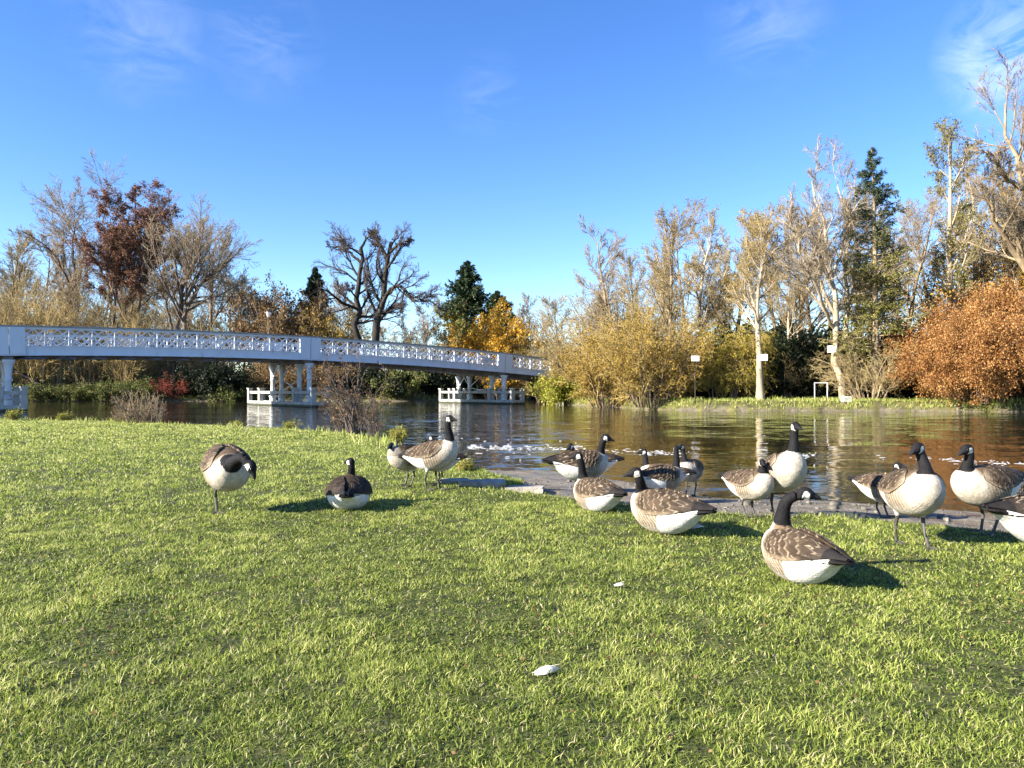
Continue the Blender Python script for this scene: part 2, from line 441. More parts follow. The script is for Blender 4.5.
# ------------------------------------------------------------------ river
WAVE = .2
def water_mat():
    m, nt, n, l, b = new_mat('river_water')
    tc = n.new('ShaderNodeTexCoord')
    def tex(sx, sy, scale, detail=4, dist=.3, rough=.55):
        mp = n.new('ShaderNodeMapping'); mp.inputs['Scale'].default_value = (sx, sy, 1); mp.inputs['Rotation'].default_value = (0, 0, R(6))
        l.new(tc.outputs['Object'], mp.inputs['Vector'])
        t = n.new('ShaderNodeTexNoise'); t.inputs['Scale'].default_value = scale; t.inputs['Detail'].default_value = detail
        t.inputs['Distortion'].default_value = dist; t.inputs['Roughness'].default_value = rough
        l.new(mp.outputs[0], t.inputs['Vector']); return t.outputs[0]
    def mth(op, a, c):
        x = n.new('ShaderNodeMath'); x.operation = op
        for i, v in enumerate((a, c)):
            if isinstance(v, (int, float)): x.inputs[i].default_value = v
            else: l.new(v, x.inputs[i])
        return x.outputs[0]
    b.inputs['Base Color'].default_value = (.014, .013, .008, 1)
    b.inputs['Roughness'].default_value = .04
    b.inputs['IOR'].default_value = 1.333
    b.inputs['Specular IOR Level'].default_value = .5
    # wavelet slopes taken straight from vector noise, so far ripples keep their tilt
    def slope(sx, sy, scale, detail, dist):
        mp = n.new('ShaderNodeMapping'); mp.inputs['Scale'].default_value = (sx, sy, 1); mp.inputs['Rotation'].default_value = (0, 0, R(6))
        l.new(tc.outputs['Object'], mp.inputs['Vector'])
        t = n.new('ShaderNodeTexNoise'); t.inputs['Scale'].default_value = scale; t.inputs['Detail'].default_value = detail
        t.inputs['Distortion'].default_value = dist; t.inputs['Roughness'].default_value = .55
        l.new(mp.outputs[0], t.inputs['Vector'])
        v = n.new('ShaderNodeVectorMath'); v.operation = 'SUBTRACT'; l.new(t.outputs['Color'], v.inputs[0]); v.inputs[1].default_value = (.5, .5, .5)
        return v.outputs[0]
    def vsc(v, f):
        x = n.new('ShaderNodeVectorMath'); x.operation = 'SCALE'; l.new(v, x.inputs[0])
        if isinstance(f, (int, float)): x.inputs['Scale'].default_value = f
        else: l.new(f, x.inputs['Scale'])
        return x.outputs[0]
    def vadd(p, q):
        x = n.new('ShaderNodeVectorMath'); x.operation = 'ADD'; l.new(p, x.inputs[0]); l.new(q, x.inputs[1]); return x.outputs[0]
    zone = tex(.10, .35, .9, 3, .6)                      # calm and ruffled stretches
    zr = n.new('ShaderNodeMapRange'); zr.inputs['From Min'].default_value = .38; zr.inputs['From Max'].default_value = .62
    zr.inputs['To Min'].default_value = .35; zr.inputs['To Max'].default_value = 1.3
    l.new(zone, zr.inputs['Value'])
    sx = n.new('ShaderNodeSeparateXYZ'); l.new(tc.outputs['Object'], sx.inputs[0])
    ruf = n.new('ShaderNodeMapRange'); ruf.interpolation_type = 'SMOOTHSTEP'
    l.new(mth('SUBTRACT', sx.outputs['X'], mth('MULTIPLY', sx.outputs['Y'], .1)), ruf.inputs['Value'])
    ruf.inputs['From Min'].default_value = -.6; ruf.inputs['From Max'].default_value = 2.6; ruf.inputs['To Min'].default_value = 2.1; ruf.inputs['To Max'].default_value = .8
    zr_out = mth('MULTIPLY', zr.outputs[0], ruf.outputs[0])     # the current ruffles the middle reach
    sl = vadd(vsc(slope(.5, 1.0, .9, 2, .2), WAVE * .6), vsc(vadd(slope(.5, 1.6, 2.6, 4, .5), vsc(slope(.7, 1.7, 9, 3, .4), .6)), mth('MULTIPLY', zr_out, WAVE)))
    fl = n.new('ShaderNodeVectorMath'); fl.operation = 'MULTIPLY'; l.new(sl, fl.inputs[0]); fl.inputs[1].default_value = (.7, 1, 0)
    up = n.new('ShaderNodeVectorMath'); up.operation = 'ADD'; l.new(fl.outputs[0], up.inputs[0]); up.inputs[1].default_value = (0, 0, 1)
    nm = n.new('ShaderNodeVectorMath'); nm.operation = 'NORMALIZE'; l.new(up.outputs[0], nm.inputs[0])
    l.new(nm.outputs[0], b.inputs['Normal'])
    return m

def build_water():
    v = [(-600, 0.5, WATER_Z), (600, .5, WATER_Z), (600, 260, WATER_Z), (-600, 260, WATER_Z)]
    me = mesh_from('river_water', v, [[(0, 1, 2, 3)]], water_mat())
    tag(link('river_water', me), 'brown rippled river water', 'river', kind='structure')
build_water()

# ------------------------------------------------------------------ bridge
P2 = np.array([-16.1, 59.0]); BD = np.array([15.4, 12.7]); BT = np.array([-.636, .772])
def top_z(t): return 5.5 - .22 * t - .46 * t * t
def bp(t, w, dz):                         # dz measured down from the rail's top
    q = P2 + BD * t + BT * w
    return (q[0], q[1], top_z(t) + dz)
def bpz(t, w, z):
    q = P2 + BD * t + BT * w
    return (q[0], q[1], z)
BW = 7.8
bridge = empty('road_bridge', (P2[0], P2[1], WATER_Z), 'long white ironwork bridge with lattice parapets crossing the river on columns', 'bridge')
def bpart(mb, name, mat, parent=bridge, smooth=False):
    o = mb.build(name, mat, None, smooth)
    o.data.transform(__import__('mathutils').Matrix.Translation((-P2[0], -P2[1], -WATER_Z)))
    o.parent = parent
    return o
T0, T1 = -2.0, 2.0
ts = np.linspace(T0, T1, 57)
mb = MB()
for a, b in zip(ts[:-1], ts[1:]):
    mb.bar(bp(a, BW / 2, -1.62), bp(b, BW / 2, -1.62), BW - .5, .3)
for a in np.arange(T0 + .05, T1, .1):     # cross beams under the deck
    mb.bar(bp(a, .3, -1.86), bp(a, BW - .3, -1.86), .2, .22)
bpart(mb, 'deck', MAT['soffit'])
for side, w in ((0, 0.0), (1, BW)):
    out = -1 if side == 0 else 1
    for s0 in (-2, -1, 0, 1):
        a0, a1 = s0 + .03, s0 + .97
        mb = MB()                         # solid plate girder below the lattice with flanges and stiffeners
        seg = np.linspace(s0, s0 + 1, 15)
        for a, b in zip(seg[:-1], seg[1:]):
            mb.bar(bp(a, w, -1.60), bp(b, w, -1.60), .06, .52)
            mb.bar(bp(a, w, -1.895), bp(b, w, -1.895), .32, .07)
            mb.bar(bp(a, w, -1.33), bp(b, w, -1.33), .14, .05)
        for a in np.linspace(s0, s0 + 1, 15)[1:-1:2]:
            mb.bar(bp(a, w + out * .045, -1.86), bp(a, w + out * .045, -1.35), .08, .03, up=(BT[0], BT[1], 0))
        bpart(mb, 'girder', MAT['paint'])
        mb = MB()                         # lattice of one span
        n = 28
        xs = np.linspace(a0, a1, n + 1)
        dt = xs[1] - xs[0]
        zb, ztop = -1.30, -.26
        for k in range(-1, n):
            for sgn in (1, -1):
                u0, u1, f0, f1 = xs[0] + k * dt, xs[0] + (k + 2) * dt, 0.0, 1.0
                if u0 < a0: f0 = (a0 - u0) / (u1 - u0); u0 = a0
                if u1 > a1: f1 = (a1 - xs[0] - k * dt) / (2 * dt); u1 = a1
                za, zc = zb + (ztop - zb) * f0, zb + (ztop - zb) * f1
                if sgn < 0: za, zc = zb + ztop - za, zb + ztop - zc
                mb.bar(bp(u0, w + sgn * .012, za), bp(u1, w + sgn * .012, zc), .022, .07)
        for k in range(n):                # cast rings where the bars cross
            c = np.array(bp(xs[0] + (k + .5) * dt, w, (zb + ztop) / 2))
            e = np.array([BD[0], BD[1], 0]) / 19.96
            ring = [c + e * (.13 * math.cos(q)) + np.array([0, 0, .13 * math.sin(q)]) for q in np.linspace(0, 2 * PI, 13)]
            mb.tube(ring, [.028] * 13, 4, caps=False)
        mid = np.linspace(a0, a1, 8)
        for a, b in zip(mid[:-1], mid[1:]):
            mb.bar(bp(a, w, -.185), bp(b, w, -.185), .05, .15)
        for k in range(0, n + 1, 2):
            big = k % 4 == 0
            mb.bar(bp(xs[k], w + out * .035, zb - .02), bp(xs[k], w + out * .035, ztop + .02), .07, .17 if big else .12, up=(BT[0], BT[1], 0))
        bpart(mb, 'lattice', MAT['paint'])
    mb = MB()
    for a, b in zip(ts[:-1], ts[1:]): mb.bar(bp(a, w, -.06), bp(b, w, -.06), .26, .09)
    bpart(mb, 'handrail', MAT['cap'])
    for t in (-2, -1, 0, 1, 2):
        mb = MB()
        e = .043
        for (lo, hi) in ((t - e, t - .0016), (t + .0016, t + e)):
            q0, q1 = bp(lo, w, -.98), bp(hi, w, -.98)
            mb.bar(q0, q1, .26, 1.72)
        bpart(mb, 'pilaster', MAT['paint'])
for t in (-1, 0, 1):
    pier = MB()
    pier.bar(bp(t, .1, -2.06), bp(t, BW - .1, -2.06), .5, .24)
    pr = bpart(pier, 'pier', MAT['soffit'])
    cws = [.12, 2.05, 5.75, 7.68]
    zt_ = top_z(t) - 2.18
    for w in cws:
        mb = MB()
        c = bpz(t, w, 0)
        prof = [(-1.2, .27), (.55, .27), (.62, .33), (.72, .33), (.78, .2), (zt_ - 1.35, .17), (zt_ - 1.25, .23), (zt_ - 1.15, .23), (zt_ - 1.1, .18), (zt_ - .55, .22), (zt_ - .2, .3), (zt_ - .1, .37), (zt_, .37)]
        mb.tube([(c[0], c[1], z) for z, _ in prof], [r for _, r in prof], 16)
        bpart(mb, 'column', MAT['paint'], pr, True)
    mb = MB()
    for a, b in zip(cws[:-1], cws[1:]):
        m_ = (a + b) / 2
        mb.bar(bpz(t, a, zt_ - 1.15), bpz(t, m_, zt_ - .1), .07, .07)
        mb.bar(bpz(t, b, zt_ - 1.15), bpz(t, m_, zt_ - .1), .07, .07)
        if b - a > 3:
            mb.bar(bpz(t, a, zt_ - 1.2), bpz(t, b, 1.0), .06, .06)
            mb.bar(bpz(t + .003, b, zt_ - 1.2), bpz(t + .003, a, 1.0), .06, .06)
    bpart(mb, 'brace', MAT['paint'], pr)
    # timber fender round the columns
    fe = MB()
    hb = .6 / 19.96
    wa, wb = (-1.9, 10.1) if t == 1 else (-1.9, 11.6)
    for s in (-1, 1):
        fe.bar(bpz(t + s * hb, wa, .05), bpz(t + s * hb, wb, .05), .3, .4, bev=.03)
    fe.bar(bpz(t - hb, wa, .081), bpz(t + hb, wa, .051), .29, .38)
    fe.bar(bpz(t - hb, wb, .081), bpz(t + hb, wb, .051), .29, .38)
    fo = bpart(fe, 'fender', MAT['timber'])
    for s in (-1, 1):
        rl = MB()
        rl.bar(bpz(t + s * hb, wa, 1.0), bpz(t + s * hb, wb, 1.0), .16, .24, bev=.02)
        bpart(rl, 'rail', MAT['timber'], fo)
    for w in (wa, wb):
        rl = MB()
        rl.bar(bpz(t - hb, w, 1.001), bpz(t + hb, w, 1.001), .15, .23)
        bpart(rl, 'rail', MAT['timber'], fo)
    for s in (-1, 1):
        for w in (wa, 1.6, wb - 2.6, wb):
            c = bpz(t + s * hb, w, 0)
            po = MB()
            po.bar((c[0], c[1], -1.2), (c[0], c[1], 1.3), .36, .36, up=(BD[0], BD[1], 0), bev=.03)
            po.bar((c[0], c[1], 1.3), (c[0], c[1], 1.4), .46, .46, up=(BD[0], BD[1], 0), bev=.03)
            bpart(po, 'post', MAT['timber'], fo)

# abutment that ends the bridge on the right bank
mb = MB()
mb.bar(bpz(2.0, -1.0, 1.2), bpz(2.0, BW + 1, 1.2), 1.6, 4.2)
bpart(mb, 'abutment', MAT['stone'])
# road embankment beyond it is part of the ground; lamp on the far parapet
lp = bp(-.015, BW + .15, 0)
lamp = empty('street_lamp', lp, 'slim lamp post with white lantern standing on far side of bridge', 'street lamp')
mb = MB(); mb.tube([(0, 0, -1.7), (0, 0, 0), (0, 0, .05), (0, 0, 2.1)], [.07, .07, .045, .035], 8); mb.build('pole', MAT['black_metal'], lamp, True)
mb = MB(); mb.tube([(0, 0, 2.1), (0, 0, 2.16), (0, 0, 2.34), (0, 0, 2.55), (0, 0, 2.6)], [.05, .12, .19, .22, .1], 8); mb.build('lantern', MAT['lantern'], lamp, True)
mb = MB(); mb.tube([(0, 0, 2.58), (0, 0, 2.64), (0, 0, 2.75), (0, 0, 2.8), (0, 0, 2.95)], [.25, .2, .06, .04, .015], 8); mb.build('finial', MAT['black_metal'], lamp, True)
bo = MB()
q0, q1 = bp(.845, .13, -.8), bp(.915, .13, -.8)
c = (np.array(q0) + np.array(q1)) / 2
bo.bar(np.array(q0) - c, np.array(q1) - c, .04, .78)
ob = bo.build('notice_board', MAT['sign_pink']); ob.location = c
tag(ob, 'pale pinkish board fixed behind the bridge lattice near the right pier', 'board')
# ------------------------------------------------------------------ trees: vectorised branching
def unit(v): return v / np.maximum(np.linalg.norm(v, axis=-1, keepdims=True), 1e-9)

def path(rng, p0, d0, L, n, up=0.0, wob=.12, out=None):
    """N branches of n points from starts p0 along d0; up>0 lifts, <0 droops"""
    N = len(p0)
    P = np.zeros((N, n, 3)); P[:, 0] = p0
    d = unit(d0.copy())
    st = (L / (n - 1))[:, None]
    for i in range(1, n):
        P[:, i] = P[:, i - 1] + d * st
        d = d + rng.normal(0, wob, (N, 3))
        d[:, 2] += up / (n - 1)
        d = unit(d)
    return P

def children(rng, P, Rd, k, tr, ang, lr, n, up=.15, wob=.12, rr=.55, rmin=.008, tip=.35, flat=0, taper_len=.45):
    N, m, _ = P.shape
    idx = np.repeat(np.arange(N), k)
    M = len(idx)
    base = (np.tile(np.arange(k), N) + rng.random(M)) / k
    t = tr[0] + (tr[1] - tr[0]) * base
    f = t * (m - 1); i0 = np.minimum(f.astype(int), m - 2); fr = (f - i0)[:, None]
    A, B = P[idx, i0], P[idx, i0 + 1]
    p0 = A + (B - A) * fr
    tan = unit(B - A)
    L = np.linalg.norm(np.diff(P, axis=1), axis=2).sum(1)[idx]
    rad = Rd[idx, i0] * (1 - fr[:, 0]) + Rd[idx, i0 + 1] * fr[:, 0]
    a = np.radians(rng.normal(ang[0], ang[1], M))
    rv = rng.normal(0, 1, (M, 3))
    if flat: rv[:, 2] *= (1 - flat)
    perp = unit(rv - (rv * tan).sum(1, keepdims=True) * tan)
    d = tan * np.cos(a)[:, None] + perp * np.sin(a)[:, None]
    ln = L * lr * (1 - taper_len * (t - tr[0]) / max(tr[1] - tr[0], 1e-3)) * rng.uniform(.65, 1.2, M)
    Q = path(rng, p0, d, ln, n, up, wob)
    r0 = np.maximum(rad * rr * rng.uniform(.8, 1.1, M), rmin)
    Rq = r0[:, None] * np.linspace(1, tip, n)[None]
    Rq = np.maximum(Rq, rmin * .7)
    return Q, Rq

def tubes(P, Rd, sides):
    """tubes along N polylines of n points -> verts, quads"""
    N, n, _ = P.shape
    T = np.zeros_like(P)
    T[:, 1:-1] = P[:, 2:] - P[:, :-2]; T[:, 0] = P[:, 1] - P[:, 0]; T[:, -1] = P[:, -1] - P[:, -2]
    T = unit(T)
    ref = np.where(np.abs(T[:, :1, 2:]) > .85, np.array([[[1., 0, 0]]]), np.array([[[0, 0, 1.]]]))
    a = unit(np.cross(T, ref)); b = np.cross(T, a)
    th = np.arange(sides) * 2 * PI / sides
    V = P[:, :, None] + (a[:, :, None] * np.cos(th)[:, None] + b[:, :, None] * np.sin(th)[:, None]) * Rd[:, :, None, None]
    base = np.arange(N)[:, None, None] * n * sides
    i = np.arange(n - 1)[None, :, None]; k = np.arange(sides)[None, None]
    k2 = (k + 1) % sides
    q = np.stack([base + i * sides + k, base + i * sides + k2, base + (i + 1) * sides + k2, base + (i + 1) * sides + k], -1).reshape(-1, 4)
    return V.reshape(-1, 3), q

def leaves(rng, C, size, aspect=.6, droop=0.0, axis=None):
    """one folded diamond leaf per point"""
    N = len(C)
    a = rng.normal(0, 1, (N, 3)) if axis is None else axis + rng.normal(0, .45, (N, 3))
    a[:, 2] -= droop
    a = unit(a)
    b = unit(np.cross(a, rng.normal(0, 1, (N, 3))))
    s = (np.asarray(size) * rng.uniform(.6, 1.35, N))[:, None]
    nrm = np.cross(a, b)
    V = np.stack([C, C + a * s * .5 + b * s * aspect * .5 + nrm * s * .08, C + a * s, C + a * s * .5 - b * s * aspect * .5 + nrm * s * .08], 1)
    q = np.arange(N * 4).reshape(N, 4)
    rnd = np.repeat(np.clip(rng.normal(.5, .22, N), 0, 1), 4)
    return V.reshape(-1, 3), q, rnd

class Geo:
    """gathers tubes (slot 0, 1) and leaves (slot 1, 2) of one part"""
    def __init__(s): s.v = []; s.q = []; s.m = []; s.r = []; s.n = 0
    def add(s, v, q, slot, rnd=None):
        s.v.append(v); s.q.append(q + s.n); s.m.append(np.full(len(q), slot)); s.n += len(v)
        s.r.append(np.full(len(v), .5) if rnd is None else rnd)
    def tub(s, P, Rd, sides, slot): s.add(*tubes(P, Rd, sides), slot)
    def mesh(s, name, mats, smooth=True):
        return mesh_from(name, np.concatenate(s.v), [np.concatenate(s.q)], mats, smooth, np.concatenate(s.m), {'rnd': np.concatenate(s.r)})

def pts_on(rng, P, n, jit):
    """n random points along the outer part of every branch"""
    N, m, _ = P.shape
    idx = np.repeat(np.arange(N), n)
    f = rng.uniform(.15, 1, len(idx)) * (m - 1); i0 = np.minimum(f.astype(int), m - 2); fr = (f - i0)[:, None]
    return P[idx, i0] * (1 - fr) + P[idx, i0 + 1] * fr + rng.normal(0, jit, (len(idx), 3))

def place_tree(name, label, cat, x, y, trunk, crown, group=None, rz=0, sc=1.0):
    o = empty(name, (x, y, zt(x, y) - .12), label, cat, group, rz)
    o.scale = (sc, sc, sc) if np.isscalar(sc) else sc
    if trunk: link('trunk', trunk, o)
    if crown: link('crown', crown, o)
    return o

def bare_geo(seed, H, r0=None, trunks=None, bark='bark_tan', twig='twig_tan', limbs=11, l2=8, l3=7, l4=6, spread=1.0, start=.28, up=.35, lean=(0, 0),
             ang=33, rtw=.011, leaf=None, nleaf=0, lsize=.12, tw_len=.62, wob=.085, limb_len=.42, droop=0):
    """trunk, limbs, branches, twigs (and a few leaves) of a leafless tree"""
    rng = np.random.default_rng(seed)
    r0 = r0 or H * .0155
    if trunks is None:
        P = path(rng, np.zeros((1, 3)), np.array([[lean[0], lean[1], 1.]]), np.array([H * .82]), 12, .1, .05)
        Rd = r0 * (1 - .82 * np.linspace(0, 1, 12) ** .9)[None]
        Rd[:, 0] *= 1.35
    else:
        P, Rd = trunks
    g = Geo(); g.tub(P, Rd, 9, 0)
    P1, R1 = children(rng, P, Rd, limbs, (start, .99), (ang, 9), limb_len * spread, 9, up, wob, .55, .03, .3)
    g.tub(P1, R1, 6, 0)
    P2_, R2 = children(rng, P1, R1, l2, (.15, 1), (33, 11), .5, 6, up * .6 - droop, wob * 1.2, .55, .018, .4)
    g.tub(P2_, R2, 4, 0)
    tr = g.mesh('trunk', MAT[bark])
    c = Geo()
    P3, R3 = children(rng, P2_, R2, l3, (.1, 1), (34, 12), .52, 5, up * .4 - droop, .11, .55, rtw * 1.25, .5)
    c.tub(P3, R3, 3, 0)
    P4, R4 = children(rng, P3, R3, l4, (.1, 1), (32, 13), tw_len, 3, up * .3 - droop, .10, .6, rtw, .6)
    c.tub(P4, R4, 3, 0)
    if leaf:
        C = pts_on(rng, P4 if nleaf >= 1 else P4[rng.random(len(P4)) < nleaf], max(1, int(nleaf)), .12)
        v, q, r = leaves(rng, C, lsize); c.add(v, q, 1, r)
    cr = c.mesh('crown', [MAT[twig]] + ([MAT[leaf]] if leaf else []))
    return tr, cr

def poly_trunks(rng, lines, rads, n=12):
    """explicit trunks: each a list of points, resampled to n with a little wander"""
    P = []; Rr = []
    for ln, (ra, rb) in zip(lines, rads):
        ln = np.array(ln, float)
        s = np.concatenate([[0], np.cumsum(np.linalg.norm(np.diff(ln, axis=0), axis=1))]); s /= s[-1]
        t = np.linspace(0, 1, n)
        p = np.stack([np.interp(t, s, ln[:, k]) for k in range(3)], 1)
        p[1:-1] = (p[:-2] + 2 * p[1:-1] + p[2:]) / 4
        p[1:] += rng.normal(0, .012 * np.linalg.norm(ln[-1] - ln[0]), (n - 1, 3))
        P.append(p); Rr.append(np.linspace(ra, rb, n))
    return np.array(P), np.array(Rr)

def conifer_geo(seed, H, rmax, mats=('bark_brown', 'needles'), whorls=34, per=6, start=.06, droop=.35, dens=1.0, power=.8, gap=.0, size=.34, mat_low=None, low=.45, top_w=1.6):
    rng = np.random.default_rng(seed)
    P = path(rng, np.zeros((1, 3)), np.array([[.0, 0, 1.]]), np.array([H]), 14, .3, .012)
    Rd = (H * .014) * (1 - .95 * np.linspace(0, 1, 14))[None] + .02
    g = Geo(); g.tub(P, Rd, 9, 0)
    N = whorls * per
    t = start + (1 - start) * (np.repeat(np.arange(whorls), per) + rng.uniform(-.3, .3, N)) / whorls
    t = np.clip(t, start, .995)
    if gap: keep = rng.random(N) > gap; t = t[keep]; N = len(t)
    f = t * 13; i0 = np.minimum(f.astype(int), 12); fr = (f - i0)[:, None]
    p0 = P[0][i0] * (1 - fr) + P[0][i0 + 1] * fr
    az = rng.uniform(0, 2 * PI, N)
    d = np.stack([np.cos(az), np.sin(az), .25 + .5 * t - .25 + rng.normal(0, .12, N)], 1)
    L = (rmax * np.minimum((1 - t) * top_w, (1 - t) ** power) + .05) * rng.uniform(.5, 1.2, N)
    B = path(rng, p0, d, L, 7, -droop, .07)
    B[:, -2:, 2] += (L * .05)[:, None]
    Rb = np.maximum((L * .018)[:, None] * np.linspace(1, .3, 7)[None], .012)
    g.tub(B, Rb, 4, 0)
    tr = g.mesh('trunk', MAT[mats[0]])
    k = 12
    S, Rs = children(rng, B, Rb, k, (.12, 1), (52, 12), .3, 4, -droop * .5, .1, .5, .01, .5, flat=.6)
    c = Geo(); c.tub(S, Rs, 3, 0)
    nn = max(1, int(7 * dens))
    C = pts_on(rng, S, nn, .05)
    ax = np.repeat(unit(S[:, -1] - S[:, 0]), nn, 0)
    ssz = size * np.clip(.35 + np.repeat(np.repeat(L, k), nn) / (rmax * .45), .35, 1)
    v, q, r = leaves(rng, C, ssz, .28, .35, ax)
    if mat_low:
        zc = C[:, 2] / H + rng.normal(0, .05, len(C))
        sl = np.where(zc < low, 2, 1)
        c.v.append(v); c.q.append(q + c.n); c.m.append(sl); c.n += len(v); c.r.append(r)
        return tr, c.mesh('crown', [MAT[mats[0]], MAT[mats[1]], MAT[mat_low]])
    c.add(v, q, 1, r)
    return tr, c.mesh('crown', [MAT[mats[0]], MAT[mats[1]]])

def shrub_geo(seed, H, Rx, stems=18, leaf='leaf_mid', twig='twig_tan', bark='bark_brown', nleaf=3, lsize=.12, k1=7, k2=6, k3=0, arch=-.5, splay=.8, rtw=.012, clump=.18, tall=1.0, frac=1.0, droop=0., twlen=.5):
    """many stems from one base arching outward; leaves in clumps along the twigs"""
    rng = np.random.default_rng(seed)
    az = rng.uniform(0, 2 * PI, stems)
    rad = np.sqrt(rng.random(stems))
    p0 = np.stack([np.cos(az) * rad * Rx * .35, np.sin(az) * rad * Rx * .35, np.zeros(stems)], 1)
    sp = splay * rad * Rx / H
    d = np.stack([np.cos(az) * sp, np.sin(az) * sp, np.full(stems, 1.0)], 1) + rng.normal(0, .12, (stems, 3))
    L = H * rng.uniform(.62, 1.05, stems) * (1 - .2 * rad)
    P = path(rng, p0, d, L, 9, arch, .09)
    Rd = np.maximum(H * .009, .02) * rng.uniform(.6, 1.2, stems)[:, None] * np.linspace(1, .3, 9)[None]
    g = Geo(); g.tub(P, Rd, 5, 0)
    tr = g.mesh('trunk', MAT[bark])
    c = Geo()
    P1, R1 = children(rng, P, Rd, k1, (.15, 1), (45, 14), .42, 6, .1 - droop, .14, .5, rtw * 1.3, .4)
    c.tub(P1, R1, 3, 0)
    P2_, R2 = children(rng, P1, R1, k2, (.15, 1), (42, 14), twlen, 4, .05 - droop, .15, .55, rtw, .5)
    c.tub(P2_, R2, 3, 0)
    last = P2_
    if k3:
        P3, R3 = children(rng, P2_, R2, k3, (.1, 1), (40, 14), .5, 3, .05 - droop, .15, .6, rtw, .6)
        c.tub(P3, R3, 3, 0); last = P3
    if nleaf:
        src = last if frac >= 1 else last[rng.random(len(last)) < frac]
        C = pts_on(rng, src, nleaf, clump)
        C = C[C[:, 2] > -.1]
        v, q, r = leaves(rng, C, lsize, .65, .15 + droop); c.add(v, q, 1, r)
    return tr, c.mesh('crown', [MAT[twig]] + ([MAT[leaf]] if nleaf else []))

def at_px(px, Y): return ((px - 512) / FPX * Y, Y)
def h_px(top, Y, x=None): return (HOR - top) / FPX * Y + CAMZ - .3

def loc_lines(pix, Y, x0, y0):
    """picture polylines -> trunk lines in the tree's own space; third value = metres nearer or farther"""
    z0 = zt(x0, y0) - .12
    out = []
    for ln in pix:
        o = []
        for (a, b, dy) in ln:
            w = w_at(a, b, Y + dy); o.append((w[0] - x0, w[1] - y0, w[2] - z0))
        out.append(o)
    return out
# ================= left bank, behind the bridge
RNG = np.random.default_rng(77)
GB = 'bare trees behind the bridge'
# big bare tree, dark open limbs
def tree_from_px(name, label, cat, pix, rads, Y, seed, group=None, **kw):
    x0, y0 = at_px(pix[0][0][0], Y)
    L = loc_lines(pix, Y, x0, y0)
    L[0][0] = (L[0][0][0], L[0][0][1], 0)
    for l in L: l[0] = (l[0][0], l[0][1], max(0, l[0][2]))
    tk = poly_trunks(np.random.default_rng(seed), L, rads)
    t, c = bare_geo(seed, 15, trunks=tk, **kw)
    return place_tree(name, label, cat, x0, y0, t, c, group)

tree_from_px('bare_tree', 'tall leafless tree with wide open dark limbs, left of the copper-leaved tree', 'tree',
    [[(78, 402, 0), (76, 300, 0), (74, 262, 1), (82, 205, 1)], [(76, 300, 0), (62, 268, -2), (45, 245, -3), (30, 235, -4)], [(76, 290, 0), (84, 255, 2), (62, 215, 4), (52, 200, 5)],
     [(116, 330, 0), (108, 285, 0), (92, 258, -1), (78, 232, -2)], [(116, 330, 1), (112, 400, 1), (112, 300, 2), (100, 230, 3), (105, 200, 3)]],
    [(.36, .06), (.22, .05), (.2, .05), (.2, .05), (.22, .06)], 104, 11, GB, bark='bark_brown', twig='twig_grey', limbs=9, l2=8, l3=7, l4=5, start=.35, limb_len=.4, rtw=.016, spread=1.0)

# copper tree
x0, y0 = at_px(124, 101)
tk = poly_trunks(np.random.default_rng(4), loc_lines([[(112, 404, 0), (112, 330, 0), (112, 270, 0), (110, 215, 0)], [(124, 404, 1), (126, 320, 1), (128, 260, 1), (134, 198, 1)], [(120, 404, -1), (121, 320, -1), (116, 280, -2), (104, 240, -3)],
    [(130, 404, 0), (136, 320, 0), (144, 270, 2), (160, 218, 3)], [(127, 404, 2), (128, 330, 3), (140, 265, 5), (150, 230, 6)]], 101, x0, y0), [(.3, .06), (.36, .06), (.22, .05), (.24, .05), (.22, .05)])
t, c = bare_geo(4, 20, trunks=tk, bark='bark_brown', twig='twig_grey', limbs=15, l2=8, l3=6, l4=4, start=.5, limb_len=.28, spread=1.0, up=.3, leaf='leaf_copper', nleaf=5, lsize=.2, rtw=.014, ang=48)
place_tree('beech_tree', 'tall copper-brown leaved tree rising behind left end of bridge', 'tree', x0, y0, t, c)

# pollarded tree, leaning trunks
tree_from_px('pollard_tree', 'pale leafless tree with two trunks leaning right and fan-shaped twigs, right of the copper tree', 'tree',
    [[(172, 404, 0), (176, 320, 0), (186, 275, 0), (200, 250, 0)], [(176, 404, 0), (184, 310, 0), (200, 285, 1), (218, 270, 1)], [(186, 275, 0), (178, 260, -2), (170, 252, -3)], [(200, 255, 0), (192, 246, 2), (182, 240, 3)], [(172, 330, 0), (165, 300, -1), (158, 285, -2)]],
    [(.42, .2), (.4, .16), (.16, .08), (.16, .08), (.2, .08)], 98, 15, GB, bark='bark_brown', twig='twig_grey', limbs=14, l2=7, l3=7, l4=5, start=.5, limb_len=.52, up=.5, rtw=.015, spread=1.15)

# generic leafless trees that fill the wood, a few meshes shared
proto = []
for k, (H, bark, twig) in enumerate(((17, 'bark_tan', 'twig_tan'), (15, 'bark_brown', 'twig_grey'), (19, 'bark_pale', 'twig_tan'), (13, 'bark_tan', 'twig_grey'))):
    proto.append((H, *bare_geo(100 + k, H, bark=bark, twig=twig, limbs=15, l2=9, l3=8, l4=6, rtw=.013, spread=(1, 1.15, .85, 1.2)[k], start=.2)))
def bare_copy(k, px, top, Y, label, group, rz, wide=1.0):
    H, t, c = proto[k]
    x, y = at_px(px, Y)
    s = (h_px(top, Y) - zt(x, y)) / (H * .98)
    return place_tree('bare_tree', label, 'tree', x, y, t, c, group, rz, (s * wide, s * wide, s))
bare_copy(0, 6, 222, 106, 'pale leafless tree cut off by the left edge of the photo', GB, .3)
bare_copy(1, 34, 228, 116, 'thin leafless tree between the left edge and the tall dark-limbed tree', GB, 1.9)
bare_copy(3, 60, 262, 96, 'short pale twiggy tree in front of the tall dark-limbed tree', GB, 2.2)
